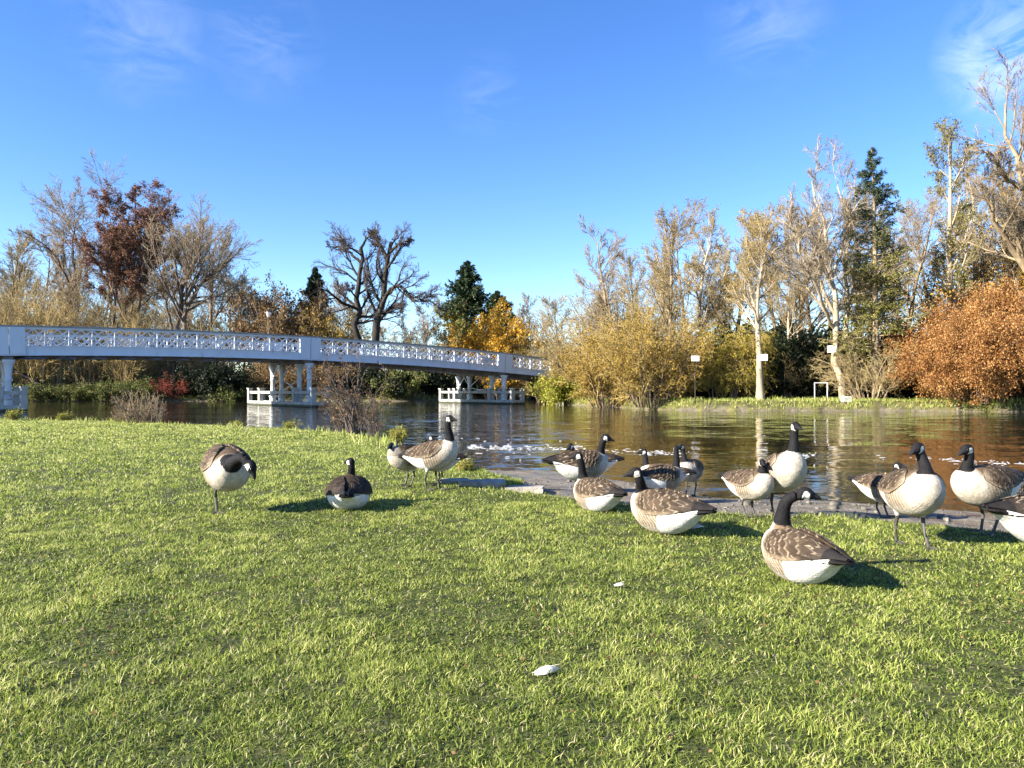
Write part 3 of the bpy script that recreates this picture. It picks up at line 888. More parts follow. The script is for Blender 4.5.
bare_copy(2, 150, 268, 112, 'leafless tree showing through under the copper crown', GB, 2.7)
bare_copy(1, 205, 222, 120, 'fine-twigged leafless tree behind the leaning two-trunked one', GB, .9, 1.1)
bare_copy(3, 245, 280, 108, 'small rounded leafless tree left of the lamp post', GB, 4.0)
bare_copy(3, 268, 292, 120, 'low leafless tree just behind the white lantern', GB, 1.1)
bare_copy(3, 412, 318, 104, 'small pale grey bushy tree right of the double-trunked tree', GB, 5.1)
bare_copy(1, 541, 316, 128, 'small distant leafless tree in the gap at the right end of the bridge', GB, 3.3)
bare_copy(0, -40, 215, 104, 'leafless tree beyond the left edge', GB, 4.2)
bare_copy(2, -85, 230, 110, 'pale leafless tree beyond the left edge', GB, 2.0)

# withy thicket under and behind the left span
GW = 'willow thickets along the far left bank'
wt = [shrub_geo(200 + k, 9, 4.2, 60, twig=('twig_tan', 'twig_gold', 'twig_tan')[k], bark='bark_tan', nleaf=0, k1=9, k2=7, arch=-.15, splay=.8, rtw=.015) for k in range(3)]
for (k, px, Y, s, lab) in ((0, 2, 93, 1.05, 'tall pale willow thicket beside the leftmost bridge column'), (1, 45, 92.5, 1.0, 'golden willow thicket right of the leftmost bridge column'),
                           (2, 88, 95, 1.0, 'pale willow thicket rising behind the lattice left of the red bush'), (1, 128, 94, .8, 'low willow thicket just left of the red bush'), (0, 160, 99, .98, 'pale willow thicket behind the red bush'),
                           (2, 215, 101, .8, 'willow thicket left of the middle column pair'), (1, 192, 106, .9, 'willow thicket under the leaning two-trunked tree'), (0, -45, 92, 1.1, 'willow thicket beyond the left edge'), (2, 108, 103, 1.15, 'tall willow thicket around the copper tree trunks'), (0, 30, 101, 1.3, 'tall willow thicket behind the first lattice bays')):
    x, y = at_px(px, Y)
    place_tree('willow_thicket', lab, 'thicket', x, y, wt[k][0], wt[k][1], GW, px * .7, (s * 1.15, s * 1.15, s * 1.5))

GS = 'shrubs along the far bank under the bridge'
sg = {
    'green': shrub_geo(301, 3.2, 3.4, 26, 'leaf_mid', nleaf=4, lsize=.2, k1=8, k2=7, clump=.16, arch=-.7),
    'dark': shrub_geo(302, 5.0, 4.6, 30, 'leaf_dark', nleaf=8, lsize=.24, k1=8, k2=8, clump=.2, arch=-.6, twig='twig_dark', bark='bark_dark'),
    'red': shrub_geo(303, 3.4, 2.6, 30, 'leaf_red', nleaf=2, lsize=.16, k1=8, k2=7, twig='twig_red', arch=-.5),
    'brown': shrub_geo(304, 5.5, 4.4, 28, 'leaf_brown', nleaf=4, lsize=.2, k1=8, k2=7, twig='twig_tan', arch=-.5),
    'gold': shrub_geo(305, 6.0, 4.5, 30, 'leaf_gold', nleaf=5, lsize=.22, k1=8, k2=7, twig='twig_gold', arch=-.6),
}
def shrub(kind, px, Y, s, label, group, name='shrub', cat='shrub', rz=None):
    x, y = at_px(px, Y)
    return place_tree(name, label, cat, x, y, sg[kind][0], sg[kind][1], group, px * .37 if rz is None else rz, s)
shrub('green', 40, 90.1, .95, 'low green shrub at the water by the left platform', GS)
shrub('green', 72, 90.2, .8, 'small green shrub below the leaning dark trunk', GS)
shrub('green', 108, 90.2, 1.0, 'olive green shrub at the water left of the red bush', GS)
shrub('green', 140, 90.4, .95, 'green shrub touching the red bush on its left', GS)
shrub('red', 172, 90.8, .95, 'red-twigged bush on the far bank under the bridge', GS)
shrub('dark', 188, 93.3, .8, 'dark shrub right behind the red bush', GS)
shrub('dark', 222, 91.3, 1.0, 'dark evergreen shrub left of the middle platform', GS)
shrub('green', 238, 90.6, 1.05, 'olive shrub at the water just left of the middle platform', GS)
shrub('brown', 282, 92.8, .95, 'rust-brown bush seen between the middle columns', GS)
shrub('brown', 322, 92.8, .95, 'golden-brown bush right of the middle columns', GS)
shrub('dark', 352, 94.3, .95, 'dark evergreen behind the dry weeds on the near bank', GS)
shrub('dark', 388, 93.8, 1.0, 'dark evergreen between dry weeds and right platform', GS)
shrub('green', 402, 92.8, 1.3, 'bright green shrub left of the right platform', GS)
shrub('dark', 426, 97, 1.0, 'dark shrub at the left end of the right platform', GS)
shrub('dark', 460, 103, 1.1, 'dark shrub behind the sunlit column of the right pier', GS)
shrub('dark', 492, 110, 1.2, 'dark shrub behind the right pier columns', GS)
shrub('dark', 530, 125, 1.3, 'dark shrub in the shade under the right end of the bridge', GS)
shrub('brown', 505, 116, 1.1, 'brown bush half hidden behind the right pier', GS)
shrub('dark', 150, 103, 1.05, 'dark shrub behind the thicket in the left span', GS)
shrub('dark', 262, 101, 1.1, 'dark shrub behind the sunlit middle column', GS)
shrub('dark', 300, 104, 1.25, 'dark shrub behind the rust-brown bush', GS)
shrub('dark', 345, 108, 1.3, 'dark shrub at the foot of the double-trunked tree', GS)
shrub('dark', 90, 100, .9, 'dark shrub deep in the left thicket', GS)
shrub('dark', 560, 132, 1.2, 'dark shrub beyond the end of the bridge', GS)

# leaning dark trunk by the first pier
x0, y0 = at_px(52, 90.8)
tk = poly_trunks(np.random.default_rng(5), loc_lines([[(52, 398, 0), (34, 380, 0), (18, 371, 0), (2, 367, 0)]], 90.8, x0, y0), [(.5, .22)])
g = Geo(); g.tub(*tk, 9, 0)
tw = Geo(); q1 = children(np.random.default_rng(6), *tk, 16, (.3, 1), (75, 15), .3, 6, .9, .1, .3, .03, .4); tw.tub(*q1, 4, 0)
place_tree('fallen_tree', 'dark leaning trunk sloping down to the water beside the leftmost column', 'tree', x0, y0, g.mesh('trunk', MAT['bark_dark']), tw.mesh('crown', MAT['twig_gold']))

# rust bush-tree with conifer behind it
t, c = shrub_geo(310, 9.5, 5.0, 44, 'leaf_brown', nleaf=6, lsize=.22, k1=9, k2=8, arch=-.3, splay=.7, twig='twig_tan')
x, y = at_px(286, 100); place_tree('autumn_tree', 'rust-brown rounded tree right of the white lantern', 'tree', x, y, t, c, None, .4, (1.3, 1.3, 1.7))
t2, c2 = shrub_geo(311, 9.5, 5.0, 44, 'leaf_olive', nleaf=4, lsize=.2, k1=9, k2=8, arch=-.3, splay=.7, twig='twig_tan')
x, y = at_px(326, 101); place_tree('autumn_tree', 'olive-brown bushy tree left of the double-trunked tree', 'tree', x, y, t2, c2, None, 1.4, (1.15, 1.15, 1.4))
t, c = conifer_geo(41, 18.5, 4.4, mats=('bark_brown', 'needles_deep'), whorls=30, per=8, droop=.2, size=.5, dens=1.6, power=.7)
x, y = at_px(315, 112); place_tree('conifer', 'small pointed dark conifer behind the rust-brown tree', 'conifer', x, y, t, c, None, 0, (h_px(263, 112) - zt(x, y)) / 18.5)

# the big double-trunked dark tree
tree_from_px('old_tree', 'large dark double-trunked bare tree with a drooping right limb above the bridge', 'tree',
    [[(354, 404, 0), (357, 340, 0), (357, 300, 0), (360, 268, 0), (360, 245, 0)], [(372, 404, 0), (376, 335, 0), (380, 295, 0), (388, 262, -1), (392, 243, -1)],
     [(378, 318, 0), (386, 292, -1), (400, 283, -2), (408, 296, -3), (416, 303, -3), (432, 300, -3)], [(360, 262, 0), (350, 252, 1), (340, 246, 2), (330, 246, 2)], [(360, 250, 0), (366, 238, -1), (374, 232, -2)],
     [(390, 252, -1), (398, 244, -2), (408, 240, -3)], [(388, 262, -1), (382, 248, 1), (376, 238, 2)], [(357, 320, 0), (366, 300, 1), (372, 290, 1)], [(358, 300, 0), (350, 290, -2), (343, 288, -2)], [(404, 288, -2), (402, 300, -2), (400, 312, -2)]],
    [(.62, .2), (.72, .22), (.34, .08), (.2, .07), (.2, .07), (.22, .07), (.22, .07), (.2, .06), (.15, .05), (.14, .05)], 96, 21, None, bark='bark_dark', twig='twig_dark', limbs=11, l2=8, l3=7, l4=6, start=.42, limb_len=.40, up=.3, rtw=.013, wob=.15, ang=50)

# conifers and golden tree at the right end of the bridge
t, c = conifer_geo(42, 19, 6.8, mats=('bark_brown', 'needles_deep'), whorls=32, per=9, droop=.3, size=.5, dens=1.6, power=.75, mat_low='needles_olive', low=.6)
x, y = at_px(466, 112); place_tree('conifer', 'tall dark conifer left of the golden tree, olive lower down', 'conifer', x, y, t, c, None, .5, (h_px(257, 112) - zt(x, y)) / 19)
t, c = conifer_geo(43, 15, 6.0, mats=('bark_brown', 'needles_deep'), whorls=28, per=9, droop=.3, size=.5, dens=1.6, power=.75)
x, y = at_px(496, 122); place_tree('conifer', 'shorter dark conifer peeping out above the golden tree', 'conifer', x, y, t, c, None, 1.5, (h_px(287, 122) - zt(x, y)) / 15)
t, c = shrub_geo(312, 9, 5.0, 40, 'leaf_gold', nleaf=4, lsize=.24, k1=9, k2=8, k3=2, arch=-.5, splay=.8, twig='twig_gold')
x, y = at_px(502, 102); place_tree('golden_tree', 'bright golden-orange rounded tree above the right pier', 'tree', x, y, t, c, None, .4, (1.4, 1.4, 1.6))
t, c = shrub_geo(313, 9, 5.0, 30, 'leaf_olive', nleaf=2, lsize=.22, k1=9, k2=8, arch=-.4, splay=.8, twig='twig_tan')
x, y = at_px(446, 103); place_tree('autumn_tree', 'olive-brown tree in front of the tall dark conifer', 'tree', x, y, t, c, None, .9, 1.15)
x, y = at_px(520, 118); place_tree('autumn_tree', 'low olive tree right of the golden tree', 'tree', x, y, t2, c2, None, 2.9, .9)

# background wood far behind so that no bare horizon shows
GF = 'distant leafless trees on the left bank'
for i, px in enumerate(range(-120, 560, 42)):
    bare_copy(i % 4, px + (i * 17) % 20, (300, 290, 318, 296, 322)[i % 5] if px > 240 else (262, 276, 268)[i % 3], 140 + (i * 13) % 25, 'distant leafless tree in the wood far behind the bridge', GF, i * 1.7, 1.3)

# ================= right bank
GR = 'leafless trees on the right bank'
sg['willow'] = shrub_geo(320, 7.5, 5.0, 44, 'leaf_olive', nleaf=2, lsize=.15, k1=10, k2=8, k3=2, twig='twig_gold', arch=-.5, rtw=.011, clump=.12)
sg['brush'] = shrub_geo(321, 9.0, 4.6, 44, 'leaf_olive', nleaf=1, lsize=.13, k1=10, k2=8, k3=2, twig='twig_tan', arch=-.25, rtw=.011, frac=.3)
sg['lime'] = shrub_geo(322, 2.6, 2.0, 24, 'leaf_yellowgreen', nleaf=5, lsize=.16, k1=8, k2=7, twig='twig_gold', arch=-.8)
sg['orange'] = shrub_geo(323, 7.6, 5.0, 46, 'leaf_orange', nleaf=11, lsize=.125, k1=10, k2=8, k3=2, twig='leaf_orange', bark='bark_brown', arch=-.95, clump=.24, splay=1.1)
sg['orange2'] = shrub_geo(324, 7.0, 4.4, 40, 'leaf_orange', nleaf=11, lsize=.125, k1=10, k2=8, k3=2, twig='leaf_orange', bark='bark_brown', arch=-.95, clump=.24, splay=1.1)
GM = 'golden willow bushes at the left end of the right bank'
shrub('willow', 652, 51.5, (.85, .85, 1.0), 'broad golden willow bush spilling over the water nearest the grassy bank', GM, 'willow_bush', 'bush')
shrub('willow', 612, 57.5, (.85, .85, .98), 'golden-brown willow bush hanging over the water, second from the bridge end', GM, 'willow_bush', 'bush', 2.2)
shrub('brush', 622, 62, (1.1, 1.1, 1.18), 'tall tan twiggy bush behind the golden willow bushes', GM, 'willow_bush', 'bush')
shrub('brush', 585, 69, (.95, .95, 1.05), 'tan twiggy bush covering the end of the bridge', GM, 'willow_bush', 'bush', 1.0)
shrub('willow', 580, 70, .62, 'low brown-gold bush beside the yellow-green bush', GM, 'willow_bush', 'bush', 4.0)
shrub('brush', 650, 56, (1.0, 1.0, .95), 'twiggy bush between the overhanging tall tree and the water', GM, 'willow_bush', 'bush', 3.0)
shrub('lime', 561, 68.3, 1.25, 'bright yellow-green bush at the right end of the bridge', GM, 'willow_bush', 'bush')
shrub('brush', 548, 84, .75, 'thin tan bush behind the bridge end', GM, 'willow_bush', 'bush', 5.0)

def tall(seed, px, top, Y, label, rz=0, bark='bark_pale', twig='twig_tan', group=GR, **kw):
    x, y = at_px(px, Y)
    H = (h_px(top, Y) - zt(x, y)) * 1.1
    a = dict(limbs=15, l2=9, l3=8, l4=7, rtw=.0085, start=.25, up=.45, limb_len=.38)
    a.update(kw)
    t, c = bare_geo(seed, H, bark=bark, twig=twig, **a)
    return place_tree('bare_tree', label, 'tree', x, y, t, c, group, rz)
tall(401, 624, 214, 60, 'slender leafless tree leaning left over the golden willow bushes', twig='twig_grey', lean=(-.12, 0), spread=.9, bark='bark_tan')
tall(402, 668, 203, 57, 'tall leafless tree with brownish crown, left of the white board nearest the willow bushes', bark='bark_tan', spread=1.0, leaf='leaf_brown', nleaf=.35, lsize=.1)
tall(403, 700, 208, 59, 'leafless tree with a faint olive haze standing over the yellow weeping willow', leaf='leaf_olive', nleaf=.5, lsize=.1, spread=.95)
tall(404, 734, 206, 60, 'leafless tree with an olive crown just left of the pale trunk with a board', leaf='leaf_olive', nleaf=.6, lsize=.1, spread=.95, bark='bark_tan')
tall(405, 760, 212, 50, 'pale-trunked tree on the bank carrying the middle white board', r0=.25, start=.4, leaf='leaf_olive', nleaf=.3, lsize=.1)
tall(406, 795, 205, 57, 'leafless tree between the middle and the right white boards', twig='twig_tan', bark='bark_tan')
tree_from_px('bare_tree', 'tall pale leafless tree with two thick trunks carrying the right white board', 'tree',
    [[(843, 398, 0), (836, 350, 0), (832, 290, 0), (822, 230, 0), (812, 180, 0)], [(853, 398, 1), (849, 330, 1), (846, 280, 2), (848, 220, 3), (840, 185, 3)], [(836, 330, 0), (818, 290, -2), (800, 250, -3), (790, 215, -3)], [(832, 280, 0), (848, 240, 1), (856, 200, 2)]],
    [(.27, .05), (.2, .045), (.13, .04), (.12, .04)], 51, 407, GR, bark='bark_pale', twig='twig_grey', limbs=12, l2=8, l3=7, l4=6, rtw=.0095, start=.3, limb_len=.36, up=.4)
tall(408, 872, 200, 56, 'leafless tree half hidden behind the tall spiky conifer', twig='twig_grey')
# weeping willow
t, c = shrub_geo(330, 6.5, 3.6, 20, 'leaf_willow', nleaf=5, lsize=.14, k1=9, k2=9, k3=2, twig='twig_gold', arch=-.7, splay=.7, droop=1.0, twlen=.9, clump=.08)
x, y = at_px(722, 52.5); place_tree('weeping_willow', 'yellow-green weeping willow hanging between two white boards', 'tree', x, y, t, c, None, .2, (.85, .7, .98))
# spiky conifer
t, c = conifer_geo(44, 19.5, 3.7, mats=('bark_tan', 'needles'), whorls=36, per=8, droop=.32, size=.21, dens=1.75, power=.5, start=.18, gap=.27, mat_low='needles_olive', low=.6, top_w=2.0)
x, y = at_px(876, 50.3); place_tree('conifer', 'tall spiky conifer with gaps standing left of the orange bush', 'conifer', x, y, t, c, None, 1.0, (h_px(138, 50.3) - zt(x, y)) / 19.5)
t, c = shrub_geo(331, 5.0, 2.7, 30, nleaf=0, k1=10, k2=8, k3=2, twig='twig_tan', bark='bark_tan', arch=-.9, splay=1.0, rtw=.0095)
x, y = at_px(868, 50.5); place_tree('bare_bush', 'grey-tan leafless drooping bush around the foot of the spiky conifer', 'bush', x, y, t, c, None, 0, 1.1)
x, y = at_px(812, 56.5); place_tree('bare_bush', 'thin leafless brush around the white tube frame', 'bush', x, y, t, c, None, 2, .95)
x, y = at_px(780, 56.5); place_tree('bare_bush', 'thin leafless brush right of the middle board trunk', 'bush', x, y, t, c, None, 4, 1.0)
# pale trunks at the foot
def short_trunk(seed, px, Y, top, r, label):
    x, y = at_px(px, Y); H = h_px(top, Y) - zt(x, y)
    t, c = bare_geo(seed, H, r0=r, bark='bark_pale', twig='twig_tan', limbs=10, l2=6, l3=6, l4=4, start=.5, rtw=.0095, limb_len=.35)
    place_tree('bare_tree', label, 'tree', x, y, t, c, GR)
short_trunk(411, 858, 52.5, 300, .2, 'shorter pale trunk just right of the two-trunked board tree')
short_trunk(412, 884, 51.5, 250, .22, 'pale trunk right beside the spiky conifer trunk')
short_trunk(413, 788, 56, 260, .2, 'thin pale trunk in the dark gap right of the middle board')
# ivy clad tall trees on the right
tall(420, 950, 112, 53, 'very tall pale tree draped in ivy behind the orange bush', leaf='leaf_ivy', nleaf=1, lsize=.13, twig='twig_grey', start=.2, limbs=17, spread=.72, limb_len=.33)
tall(421, 972, 150, 55, 'tall pale leafless tree right behind the ivy-draped one', twig='twig_grey', spread=.9)
tree_from_px('bare_tree', 'big pale leafless tree reaching in from the right edge of the photo', 'tree',
    [[(1046, 402, 0), (1040, 320, 0), (1024, 270, 0), (1004, 235, -1), (992, 200, -2)], [(1046, 402, 0), (1044, 300, 1), (1036, 210, 1), (1016, 150, 1), (1008, 105, 1)], [(1036, 210, 1), (1050, 150, 3), (1046, 95, 4)], [(1030, 190, 0), (1010, 180, -2), (990, 150, -3)]],
    [(.4, .09), (.42, .07), (.24, .06), (.2, .05)], 50, 422, GR, bark='bark_tan', twig='twig_grey', limbs=14, l2=8, l3=7, l4=6, rtw=.0095, start=.4, limb_len=.34, up=.3)
tall(423, 905, 196, 62, 'leafless tree filling the gap between conifer and ivy-draped tree', twig='twig_grey', bark='bark_tan')
t, c = shrub_geo(332, 11, 4.2, 30, 'leaf_gold', nleaf=3, lsize=.16, k1=9, k2=8, k3=2, twig='twig_gold', arch=-.3, splay=.7)
x, y = at_px(1010, 54); place_tree('autumn_tree', 'golden-green leafy tree above the orange bush at the right edge', 'tree', x, y, t, c, None, .4, 1.25)
t, c = conifer_geo(45, 15, 4.4, mats=('bark_tan', 'needles_deep'), whorls=30, per=8, droop=.3, size=.34, dens=1.5, power=.6)
x, y = at_px(1026, 58); place_tree('conifer', 'dark green conifer behind the golden-green tree at the right edge', 'conifer', x, y, t, c, None, .4, (h_px(205, 58) - zt(x, y)) / 15)
GO = 'orange autumn bushes on the right bank'
shrub('orange', 978, 46.8, (.74, .74, 1.0), 'largest orange-leaved bush overhanging the water on the right', GO, 'autumn_bush', 'bush')
shrub('orange2', 1022, 47.6, (.92, .92, 1.15), 'orange-leaved bush cut by the right edge of the photo', GO, 'autumn_bush', 'bush', 1.0)
shrub('orange2', 966, 50.0, (.8, .8, 1.1), 'orange-leaved bush set back beside the spiky conifer', GO, 'autumn_bush', 'bush', 2.4)
shrub('orange', 1062, 49, .9, 'orange-leaved bush beyond the right edge', GO, 'autumn_bush', 'bush', 3.0)
# dark evergreens that close the back of the right bank
GD = 'dark evergreen shrubs at the back of the right bank'
for i, (px, Y, s, lab) in enumerate(((690, 55.5, .95, 'dark evergreen behind the left white board'), (716, 57.5, 1.0, 'dark evergreen behind the weeping willow'), (742, 55.5, 1.15, 'dark evergreen left of the middle board trunk'), (768, 56, 1.25, 'dark evergreen behind the middle board trunk'),
        (795, 55, 1.1, 'dark evergreen left of the white tube frame'), (822, 55.2, 1.2, 'dark evergreen behind the white tube frame'), (850, 55, 1.15, 'dark evergreen behind the two-trunked board tree'), (880, 56, 1.2, 'dark evergreen behind the spiky conifer'),
        (910, 57, 1.2, 'dark evergreen behind the set-back orange bush'), (660, 60, .9, 'dark evergreen behind the broad golden willow bush'), (630, 68, .9, 'dark evergreen behind the twiggy bushes'), (945, 60, 1.3, 'dark evergreen behind the largest orange bush'), (990, 60, 1.3, 'dark evergreen behind the right-edge orange bush'), (735, 68, 1.5, 'tall dark evergreen in the second row behind the weeping willow'), (805, 70, 1.5, 'tall dark evergreen in the second row behind the tube frame'), (1050, 62, 1.4, 'dark evergreen beyond the right edge'))):
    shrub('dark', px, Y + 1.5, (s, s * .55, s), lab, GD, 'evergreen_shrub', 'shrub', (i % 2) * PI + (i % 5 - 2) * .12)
# farther leafless trees behind the right bank
GQ = 'leafless trees farther back on the right bank'
for i, (px, top, Y) in enumerate(((600, 275, 84), (640, 240, 78), (690, 212, 74), (725, 210, 72), (775, 200, 74), (815, 195, 74), (860, 210, 80), (900, 215, 76), (935, 190, 80), (985, 160, 78), (1030, 170, 80), (1075, 150, 74))):
    bare_copy((2, 0, 1)[i % 3], px, top, Y, 'leafless tree standing farther back in the right bank wood', GQ, i * 2.1, .9)

# small things on the right bank
def board(px, py, Y, wpx, hpx, label, rz=0, post=False):
    p = w_at(px, py, Y)
    w, h = wpx / FPX * Y, hpx / FPX * Y
    mb = MB(); mb.bar((-w / 2, 0, 0), (w / 2, 0, 0), .04, h, bev=.006)
    for s in (-1, 1): mb.bar((-w / 2 + .02, .035, s * h * .28), (w / 2 - .02, .035, s * h * .28), .03, .05)
    o = mb.build('sign_board', MAT['sign_white']); o.location = p
    if post:
        pm = MB(); zb = zt(p[0], p[1] + .08) - p[2] - .2
        pm.tube([(0, .085, zb), (.02, .085, zb * .5), (0, .085, h * .45)], [.04, .035, .03], 8); pm.build('post', MAT['bark_dark'], o, True)
    o.rotation_euler = (0, 0, rz)
    tag(o, label, 'sign')
board(695.5, 358.5, 48.6, 8, 5.5, 'small white board at the edge of the golden willow bush, leftmost of three', R(8), True)
board(762.5, 357.5, 49.65, 10, 6.5, 'white board fixed to the pale trunk right of the weeping willow', R(-4))
board(832, 349, 50.68, 8.5, 7, 'white board fixed high on the two-trunked pale tree', R(-10))
x, y = at_px(821, 49.2)
fr = empty('tube_frame', (x, y, zt(x, y)), 'white tube frame like a small goal standing on the grassy bank', 'frame')
hh = 1.12; ww = .42
for s in (-1, 1):
    mb = MB(); mb.tube([(s * ww, 0, -.1), (s * ww, 0, hh)], [.035, .035], 8); mb.build('post', MAT['steel'], fr, True)
mb = MB(); mb.tube([(-ww - .03, 0, hh), (ww + .03, 0, hh)], [.035, .035], 8); mb.build('crossbar', MAT['steel'], fr, True)
def block(px, py, Y, sx, sy, sz, mat, name, label, seed):
    rng = np.random.default_rng(seed)
    p = w_at(px, py, Y)
    mb = MB(); mb.bar((-sx / 2, 0, sz / 2), (sx / 2, 0, sz / 2), sy, sz, bev=.06)
    for v in mb.v: v += rng.normal(0, .02 * sz, v.shape)
    o = mb.build(name, MAT[mat]); o.location = (p[0], p[1], zt(p[0], p[1]) - .1); o.rotation_euler = (0, 0, rng.uniform(-.3, .3))
    tag(o, label, 'block')
block(846, 408, 47.6, .55, .4, .42, 'stone_pale', 'stone_block', 'pale stone block on the grassy right bank at the water', 1)
block(560, 403, 67.5, .7, .5, .55, 'stone_pale', 'stone_block', 'whitish block at the water below the yellow-green bush', 2)
# ------------------------------------------------------------------ geese
def plumage_mat():
    m, nt, n, l, b = new_mat('goose_plumage')
    a = n.new('ShaderNodeVertexColor'); a.layer_name = 'col'
    tc = n.new('ShaderNodeTexCoord')
    t = n.new('ShaderNodeTexNoise'); t.inputs['Scale'].default_value = 90; t.inputs['Detail'].default_value = 4
    l.new(tc.outputs['Object'], t.inputs['Vector'])
    mr = n.new('ShaderNodeMapRange'); mr.inputs['To Min'].default_value = .78; mr.inputs['To Max'].default_value = 1.2
    l.new(t.outputs[0], mr.inputs['Value'])
    t3 = n.new('ShaderNodeTexNoise'); t3.inputs['Scale'].default_value = 22; t3.inputs['Detail'].default_value = 5
    l.new(tc.outputs['Object'], t3.inputs['Vector'])
    m3 = n.new('ShaderNodeMapRange'); m3.inputs['From Min'].default_value = .3; m3.inputs['From Max'].default_value = .7; m3.inputs['To Min'].default_value = .74; m3.inputs['To Max'].default_value = 1.14
    l.new(t3.outputs[0], m3.inputs['Value'])
    m4 = n.new('ShaderNodeMath'); m4.operation = 'MULTIPLY'; l.new(mr.outputs[0], m4.inputs[0]); l.new(m3.outputs[0], m4.inputs[1])
    mx = n.new('ShaderNodeVectorMath'); mx.operation = 'SCALE'
    l.new(a.outputs['Color'], mx.inputs[0]); l.new(m4.outputs[0], mx.inputs['Scale'])
    l.new(mx.outputs[0], b.inputs['Base Color'])
    b.inputs['Roughness'].default_value = .72
    b.inputs['Specular IOR Level'].default_value = .12
    bp = n.new('ShaderNodeBump'); bp.inputs['Strength'].default_value = .6; bp.inputs['Distance'].default_value = .01
    l.new(t.outputs[0], bp.inputs['Height']); l.new(bp.outputs[0], b.inputs['Normal'])
    return m
MAT['plumage'] = plumage_mat()
MAT['goose_leg'] = noise_mat('goose_leg_skin', [(0, (.03, .027, .024)), (1, (.085, .075, .065))], 40, .55, .1)
MAT['eye'] = noise_mat('goose_eye', [(0, (.006, .005, .004)), (1, (.012, .009, .007))], 10, .12, 0, spec=.6)

TORSO = np.array([  # x, z centre, half width, half height
    (-.435, .045, .030, .006), (-.41, .045, .055, .010), (-.36, .04, .066, .02), (-.30, .028, .08, .048), (-.23, .008, .112, .092), (-.14, -.006, .145, .132),
    (-.04, -.01, .162, .152), (.06, -.006, .162, .156), (.14, .004, .146, .145), (.20, .016, .118, .122), (.245, .03, .084, .092), (.272, .042, .048, .055), (.282, .047, .015, .018)])

def loft(C, A, B, w, h, n):
    """rings C (m,3) with lateral A, vertical B axes -> verts, faces with end caps"""
    m = len(C)
    th = np.arange(n) * 2 * PI / n
    V = C[:, None] + A[:, None] * (np.cos(th)[None, :, None] * w[:, None, None]) + B[:, None] * (np.sin(th)[None, :, None] * h[:, None, None])
    V = V.reshape(-1, 3)
    i, k = np.meshgrid(np.arange(m - 1), np.arange(n), indexing='ij'); k2 = (k + 1) % n
    q = np.stack([i * n + k, i * n + k2, (i + 1) * n + k2, (i + 1) * n + k], -1).reshape(-1, 4)
    f = [list(x) for x in q] + [list(range(n))[::-1], list(range((m - 1) * n, m * n))]
    return V, f

def interp_rows(T, x):
    """smooth interpolation of the profile's columns"""
    out = []
    xs = T[:, 0]
    for k in range(1, T.shape[1]):
        y = T[:, k]
        d = np.gradient(y, xs)
        i = np.clip(np.searchsorted(xs, x) - 1, 0, len(xs) - 2)
        hh = xs[i + 1] - xs[i]; t = np.clip((x - xs[i]) / hh, 0, 1)
        out.append((2*t**3-3*t**2+1)*y[i] + (t**3-2*t**2+t)*hh*d[i] + (-2*t**3+3*t**2)*y[i+1] + (t**3-t**2)*hh*d[i+1])
    return out

HEAD = np.array([  # along the head axis: x, z centre, half width, half height
    (-.052, -.004, .012, .014), (-.046, -.002, .024, .027), (-.028, .003, .031, .036), (-.004, .006, .033, .038), (.018, .004, .030, .034), (.036, -.001, .023, .026), (.046, -.003, .0185, .0205),
    (.062, -.006, .0165, .0155), (.074, -.009, .0140, .0108), (.087, -.013, .0098, .0070), (.093, -.016, .004, .004)])

def hashn(i, seed=0):
    i = np.asarray(i).astype(np.int64)
    n = (i * 374761393 + seed * 668265263) & 0xffffffff
    n = ((n ^ (n >> 13)) * 1274126177) & 0xffffffff
    return ((n ^ (n >> 16)) & 0xffff) / 65535.0

def torso_col(p, rng_seed):
    x, y, z = p[:, 0], p[:, 1], p[:, 2]
    wob = .02 * (fbm(x * 14 + 50, y * 14 + z * 9 + 50, rng_seed) - .5)
    cream = np.array([.44, .39, .32]); buff = np.array([.19, .155, .112]); brown = np.array([.10, .068, .04]); white = np.array([.66, .65, .61]); black = np.array([.012, .011, .011]); pale = np.array([.38, .32, .24])
    f = np.clip((x - .13 + wob * 3 - .25 * np.abs(y) + .08) / .10, 0, 1)[:, None]              # breast, then barred flanks
    c = buff * (1 - f) + cream * f
    bar = np.sin((x + .012 * np.sin(z * 40 + y * 31) - .25 * z) * 2 * PI / .028)
    b = (np.clip(bar * 1.6 - .5, 0, 1) * (1 - f[:, 0]) * .8)[:, None]
    c = c * (1 - b) + pale * b
    dk = (np.clip(-bar * 1.5 - .6, 0, 1) * (1 - .7 * f[:, 0]) * .7)[:, None]
    c = c * (1 - dk) + np.array([.12, .09, .062]) * dk
    low = np.clip((-z - .085) / .04, 0, 1)[:, None] * .5
    c = c * (1 - low) + np.array([.6, .56, .48]) * low
    back = np.clip((z - .075 + wob) / .02, 0, 1) * np.clip((.20 - x) / .05, 0, 1)
    c = c * (1 - back[:, None]) + brown * back[:, None]
    vent = (x + .075 + wob * 2.2 + .22 * z < -.0) & (z < .022 + wob)
    c = np.where(vent[:, None], white, c)
    rump = (x < -.24 + wob) & (z >= .022 + wob)
    c = np.where(rump[:, None], black, c)
    band = (x < -.325 + 3.0 * np.abs(y) * .25) & (x > -.358 + .25 * np.abs(y)) & (z > .03)
    c = np.where(band[:, None], white, c)
    tail = x < -.362 + wob
    return np.where(tail[:, None], black, c)

